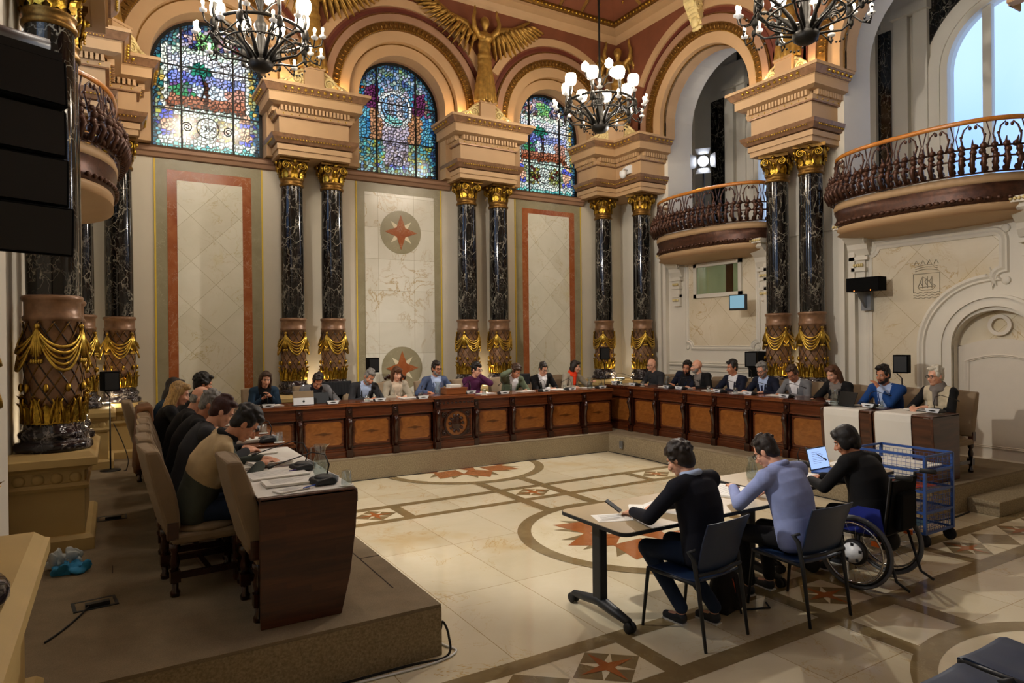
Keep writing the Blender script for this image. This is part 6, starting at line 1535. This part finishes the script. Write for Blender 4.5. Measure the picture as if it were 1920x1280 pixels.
    for k in (-1, 1): a, b, c = legs[k]; cap(mb, a, b, .09, .068); cap(mb, b, c+V((0, 0, .03)), .066, .05)
    soft('trousers', mb, trousers, e, .011, 4)
    for k in (-1, 1):
        a, b, c = legs[k]; mb = MB(); mb.sph(tuple(c+V((0, .0, -.045))), (.042, .05, .045), 10, 7); cap(mb, c+V((0, 0, -.055)), c+V((0, .14, -.062)), .04, .032); sh_ = soft('shoe', mb, 'shoe_dark', e, .009, 2)
        mb = MB(); mb.box(c.x-.033, c.x+.033, c.y-.04, c.y+.155, max(.001, c.z-.09), c.z-.078); mb.build('sole', 'sole_white' if vox < .007 else 'rubber', sh_)
    return e
D1 = .83
# --- back row (facing the camera side)
BH = 10.97
person(2.0, BH, PF, PI, 'woman with long dark hair in a blue leather jacket, far left of the back row', lean=.3, head=(.25, 0, -.08), hands=((-.06, .33, .93), (.07, .32, .9)), top='blue_leather', shirt='dark_shirt', hair='long', hm='hair_brown', female=True, skin='skin_c', s=.97, elbow=.7)
person(2.77, BH, PF, PI, 'man in a grey blazer with his head bent low behind the white tablet', lean=.42, head=(.75, 0, 0), hands=((-.25, .44, D1), (.14, .4, D1)), top='grey_blazer', shirt='dark_shirt', top_name='blazer', hm='hair_dark', skin='skin_b')
person(3.56, BH, PF, PI, 'grey-bearded man in a dark grey suit and pale blue shirt, writing', lean=.38, side=-.05, head=(.55, .1, -.22), hands=((-.13, .42, D1), (.06, .43, D1)), top='charcoal', shirt='pale_blue', hm='hair_grey', beard='beard_grey', skin='skin_b')
person(4.15, BH, PF, PI, 'woman with a long brown fringe in a beige blazer, below the wall star', lean=.26, head=(.25, 0, .05), hands=((-.07, .4, D1), (.1, .42, D1)), top='beige_blazer', shirt='cream_blouse', top_name='blazer', hair='bangs', hm='hair_chestnut', female=True, skin='skin_c', s=.97)
person(4.9, BH, PF, PI, 'man in a blue suit and glasses behind the wooden box', lean=.14, head=(.12, .2, 0), hands=((-.33, .35, D1), (.26, .36, D1+.05)), top='blue_suit', shirt='pale_blue', hm='hair_dark', beard='beard_grey', glasses=True, skin='skin_b', seat=.49)
person(5.64, BH, PF, PI, 'woman with short black hair in a purple sweater, cheek resting on her hand', lean=.3, head=(.15, .45, 0), hands=((-.05, .27, 1.13), (.02, .4, D1)), top='plum_wool', top_name='sweater', hm='hair_black', hair='curly', glasses=True, female=True, skin='skin_c', grip=.2)
person(6.44, BH, PF, PI, 'curly-haired man in an olive jacket holding his forehead', lean=.36, head=(.6, .1, 0), hands=((-.14, .43, D1), (.1, .3, 1.2)), top='olive', shirt='shirt_white', hair='curly', hm='hair_brown', skin='skin_b')
person(7.15, BH, PF, PI, 'person with short dark hair, glasses and a black blazer, looking down', lean=.3, side=.1, head=(.45, 0, .1), hands=((-.1, .4, D1), (.03, .41, D1)), top='black_wool', shirt='shirt_white', hair='short', hm='hair_dark', glasses=True, skin='skin_c')
person(7.86, BH, PF, PI, 'woman with a bright orange scarf and grey blazer, right end of the back row', lean=.24, head=(.2, .75, 0), hands=((-.3, .36, .93), (.13, .4, D1)), top='beige_blazer', top_name='blazer', hair='bob', hm='hair_dark', female=True, scarf='orange_scarf', skin='skin_c', s=.98)
# --- right row
RH = 9.34
pr = lambda y, label, x=RH, **k: person(x, y, PF, PI/2, label, **k)
pr(9.98, 'bald man in red-rimmed glasses and a dark grey pullover, first of the right row', lean=.2, head=(.2, -.15, 0), hands=((-.1, .35, .86), (.1, .36, .86)), top='charcoal', top_name='sweater', hair='bald', glasses=True, skin='skin_c')
pr(9.22, 'bearded dark-haired man in a navy jacket leaning towards the bald man', side=-.3, lean=.25, head=(.2, .5, -.15), hands=((-.1, .38, .87), (.12, .38, .87)), top='navy_suit', shirt='dark_shirt', hm='hair_black', beard='hair_black', skin='skin_b')
pr(8.72, 'bald man in a black jacket turned to whisper with the bearded man', side=.15, lean=.2, head=(.05, -.55, .1), hands=((-.1, .38, .87), (.12, .38, .87)), top='black_wool', shirt='scarf_print', hair='bald', skin='skin_c', beard='beard_grey', wide=1.05)
pr(8.0, 'man with receding dark hair, dark suit and open white collar', lean=.15, head=(.15, -.2, 0), hands=((-.08, .4, .87), (.2, .42, .87)), top='navy_suit', shirt='shirt_white', hm='hair_black', skin='skin_b')
pr(7.36, 'grey-bearded man in a dark suit, pale shirt and navy tie', lean=.18, head=(.4, .12, 0), hands=((-.2, .38, .88), (.2, .36, .88)), top='navy_suit', shirt='pale_blue', tie='tie_navy', hm='hair_grey', beard='beard_grey', glasses=True, skin='skin_c')
pr(6.73, 'man in a light grey jacket and white shirt looking down, right row', lean=.28, head=(.6, .1, 0), hands=((-.1, .42, .87), (.12, .44, .87)), top='grey_blazer', shirt='shirt_white', top_name='blazer', hm='hair_brown', skin='skin_b', glasses=True)
pr(5.98, 'woman with long auburn brown hair in a black jacket, right row', lean=.22, head=(.4, -.1, .05), hands=((-.12, .42, .85), (.2, .42, .85)), top='black_wool', shirt='scarf_print', hair='long', hm='hair_chestnut', female=True, skin='skin_c', x=9.22)
pr(5.25, 'man in a bright blue suit with his hand on his chin, right row', lean=.22, head=(.2, -.1, 0), hands=((-.02, .32, 1.06), (.14, .42, .84)), top='royal_blue', shirt='pale_blue', hm='hair_black', hair='quiff', skin='skin_b', beard='hair_dark', x=9.2, wide=1.08)
pr(4.58, 'woman with short white hair, a printed scarf and a cream vest', lean=.2, head=(.1, -.3, 0), hands=((-.02, .38, .86), (.16, .42, .85)), top='cream_vest', vest='black_wool', top_name='vest', hm='hair_silver', scarf='scarf_print', glasses=True, female=True, skin='skin_c', x=9.2)
# --- left row
pl = lambda y, label, x=.50, **k: person(x, y, PF, -PI/2, label, **k)
pl(5.42, 'man in a sand and slate pullover, nearest on the left row', lean=.42, side=.12, head=(.8, -.1, 0), hands=((-.1, .5, .85), (.17, .44, .85)), top='sand_knit', top_name='pullover', split='slate_knit', hair='curly', hm='hair_black', vox=.006, collar='black_wool', wide=1.12, trousers='denim', s=1.02)
pl(6.1, 'woman with short dark red hair in a charcoal jacket, second on the left row', lean=.34, head=(.6, -.1, 0), hands=((-.1, .46, .85), (.12, .46, .85)), top='charcoal', shirt='black_wool', hair='short', hm='hair_auburn', female=False, skin='skin_c', wide=1.05)
pl(6.75, 'grey-haired man with glasses in a black jacket, third on the left row', lean=.34, side=.0, head=(.5, -.25, 0), hands=((-.1, .46, .85), (.12, .46, .85)), top='black_wool', shirt='dark_shirt', hair='short', hm='hair_grey', glasses=True, skin='skin_b', wide=1.1)
pl(7.35, 'balding man half hidden behind the grey-haired man on the left row', lean=.3, head=(.45, -.2, 0), hands=((-.1, .46, .85), (.12, .46, .85)), top='black_wool', shirt='dark_shirt', hair='fringe_ring', hm='hair_grey', skin='skin_c', wide=1.05)
pl(7.95, 'woman with long blonde hair in a black leather jacket on the left row', lean=.2, head=(.35, -.1, 0), hands=((-.1, .46, .85), (.12, .46, .85)), top='black_wool', shirt='dark_shirt', hair='verylong', hm='hair_blonde', female=True, skin='skin_c', x=.42)
pl(8.75, 'person with long dark hair and a denim jacket behind the blonde woman', lean=.2, head=(.3, 0, 0), hands=((-.1, .46, .85), (.12, .46, .85)), top='blue_leather', shirt='dark_shirt', hair='long', hm='hair_dark', female=True, x=.44)
pl(9.45, 'person with curly black hair at the far end of the left row', lean=.35, head=(.35, 0, 0), hands=((-.1, .46, .85), (.12, .46, .85)), top='charcoal', shirt='dark_shirt', hair='bushy', hm='hair_black', s=1.06, x=.72)
# --- at the floor tables
person(3.69, 3.47, 0, .1, 'man in a navy pullover and jeans seen from behind, at the left folding table', seat=.46, lean=.2, side=-.03, head=(.55, .22, 0), hands=((-.27, .46, .79), (.02, .5, .78)), top='navy_knit', top_name='pullover', hair='bushy', hm='hair_dark', vox=.006, collar='pale_blue', wide=1.16, trousers='denim', knee=.42, footback=.36, feet=.1, skin='skin_c')
person(4.56, 3.33, 0, -.02, 'man in a light blue shirt and black trousers leaning over the table gap', seat=.46, lean=.3, side=-.04, head=(.6, .3, 0), hands=((-.2, .47, .87), (.2, .46, .79)), top='light_blue', top_name='dress_shirt', hair='short', hm='hair_dark', vox=.006, collar='light_blue', wide=1.18, trousers='dark_trousers', knee=.44, glasses=True, skin='skin_c')
person(5.66, 3.38, 0, .08, 'person with dark bobbed hair in a black sweater sitting in the wheelchair', seat=.44, lean=.3, side=.05, head=(.5, .45, 0), hands=((-.16, .5, .8), (.05, .52, .8)), top='black_wool', top_name='sweater', hair='bowl', hm='hair_black', vox=.006, wide=1.25, trousers='black_wool', knee=.44, skin='skin_b')
e = empty('mobile_phone', (3.33, 4.02, .79), .6, 'phone held up by the man in the navy pullover', 'phone'); mb = MB(); mb.T = Matrix.Rotation(-1.0, 4, 'X'); mb.box(-.035, .035, -.004, .004, -.03, .11); mb.build('casing', 'black_plastic', e)
# coats over chair backs
def coat(x, y, z, rz, m, label, w=.5, h=.55):
    e = empty('coat', (x, y, z), rz, label, 'coat'); mb = MB()
    for i in range(13):
        u = (i/12-.5)*w; cap(mb, (u, -.06, 0), (u*1.05, -.08-.012*math.sin(i*1.9), -h*(.9+.1*math.sin(i))), .024, .034); cap(mb, (u, .06, 0), (u, .07, -.2), .024, .024); cap(mb, (u, -.06, 0), (u, .06, .01), .026)
    soft('garment', mb, m, e, .014, 3)
coat(.3, 8.72, 1.37, -PI/2, 'tan_leather', 'brown coat hanging over the chair back in the left row', .5, .7)
coat(3.2, 11.36, 1.4, PI, 'black_cloth', 'dark coat over the chair back left of the writing grey-bearded man', .6, .3)
coat(6.85, 11.36, 1.4, PI, 'black_cloth', 'black coat over the chair back between the olive jacket and black blazer', .55, .25)
run_jobs()
# ------------------------------------------------------------------ camera, world, lights
cam = bpy.data.cameras.new('camera'); co = bpy.data.objects.new('camera', cam); C.objects.link(co); sc.camera = co
cam.sensor_width = 36; cam.lens = 1256/1920*36; cam.clip_end = 200; cam.clip_start = .02
yaw, pitch, roll = (math.radians(a) for a in (30.81, -.129, -.584))
fwd = Vector((math.sin(yaw)*math.cos(pitch), math.cos(yaw)*math.cos(pitch), math.sin(pitch))); rgt = Vector((math.cos(yaw), -math.sin(yaw), 0)); up = rgt.cross(fwd)
r2 = math.cos(roll)*rgt+math.sin(roll)*up; u2 = -math.sin(roll)*rgt+math.cos(roll)*up
mw = Matrix((r2, u2, -fwd)).transposed().to_4x4(); mw.translation = Vector((0, 0, 2.1)); co.matrix_world = mw
w = bpy.data.worlds.new('world'); sc.world = w; w.use_nodes = True
nt = w.node_tree; bg = nt.nodes['Background']; tc = nt.nodes.new('ShaderNodeTexCoord'); nz = nt.nodes.new('ShaderNodeTexNoise'); nz.inputs['Scale'].default_value = 3
rp = nt.nodes.new('ShaderNodeValToRGB'); rp.color_ramp.elements[0].position = .35; rp.color_ramp.elements[0].color = lin('8fb6ee'); rp.color_ramp.elements[1].position = .65; rp.color_ramp.elements[1].color = lin('e4f1ff')
nt.links.new(tc.outputs['Generated'], nz.inputs['Vector']); nt.links.new(nz.outputs[0], rp.inputs[0]); nt.links.new(rp.outputs[0], bg.inputs[0]); bg.inputs[1].default_value = 1.9
def point(n, loc, e, c, r=.06):
    d = bpy.data.lights.new(n, 'POINT'); d.energy = e; d.color = lin(c)[:3]; d.shadow_soft_size = r; o = bpy.data.objects.new(n, d); C.objects.link(o); o.location = loc; return o
def spot(n, loc, tgt, e, c, ang=60, r=.08, blend=.4):
    d = bpy.data.lights.new(n, 'SPOT'); d.energy = e; d.color = lin(c)[:3]; d.shadow_soft_size = r; d.spot_size = math.radians(ang); d.spot_blend = blend
    o = bpy.data.objects.new(n, d); C.objects.link(o); o.location = loc; o.rotation_euler = (Vector(tgt)-Vector(loc)).to_track_quat('-Z', 'Y').to_euler(); return o
for cx, cy, pw in ((*CHAND[0], 85), (*CHAND[1], 85), (*CHAND[2], 45), (1.8, 5.45, 30)):
    for i in range(4):
        a = PI/4+i*PI/2; point('chandelier_lamp', (cx+.62*math.cos(a), cy+.62*math.sin(a), 6.62), pw, 'fff0dc', .12)
for x, y in ((3.14, 12.15), (6.65, 12.15), (9.95, 11.9), (-.05, 11.9), (10.25, 7.55), (-.3, 7.55)):
    point('column_uplight', (x, y+.1 if y > 12 else y, 1.24), 8, 'ffe8c4', .05)
for x, y in ((3.11, 11.98), (6.61, 11.98), (9.75, 11.8), (.2, 11.8), (10.0, 7.55), (-.1, 7.55)):
    for s_ in (-.5, .5): point('cornice_uplight', (x+(s_ if y > 11.9 else 0), y+(s_ if y < 10 else .08), 6.66), 9, 'ffd498', .04)
spot('floodlight_beam', (10.05, 9.42, 5.62), (1.5, 7.5, 1.0), 1100, 'fff6ea', 90, .07)
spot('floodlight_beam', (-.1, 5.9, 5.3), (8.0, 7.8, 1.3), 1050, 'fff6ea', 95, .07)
sc.view_settings.view_transform = 'Standard'; sc.view_settings.look = 'None'; sc.view_settings.exposure = 0; sc.view_settings.gamma = 1
sc.cycles.use_denoising = True
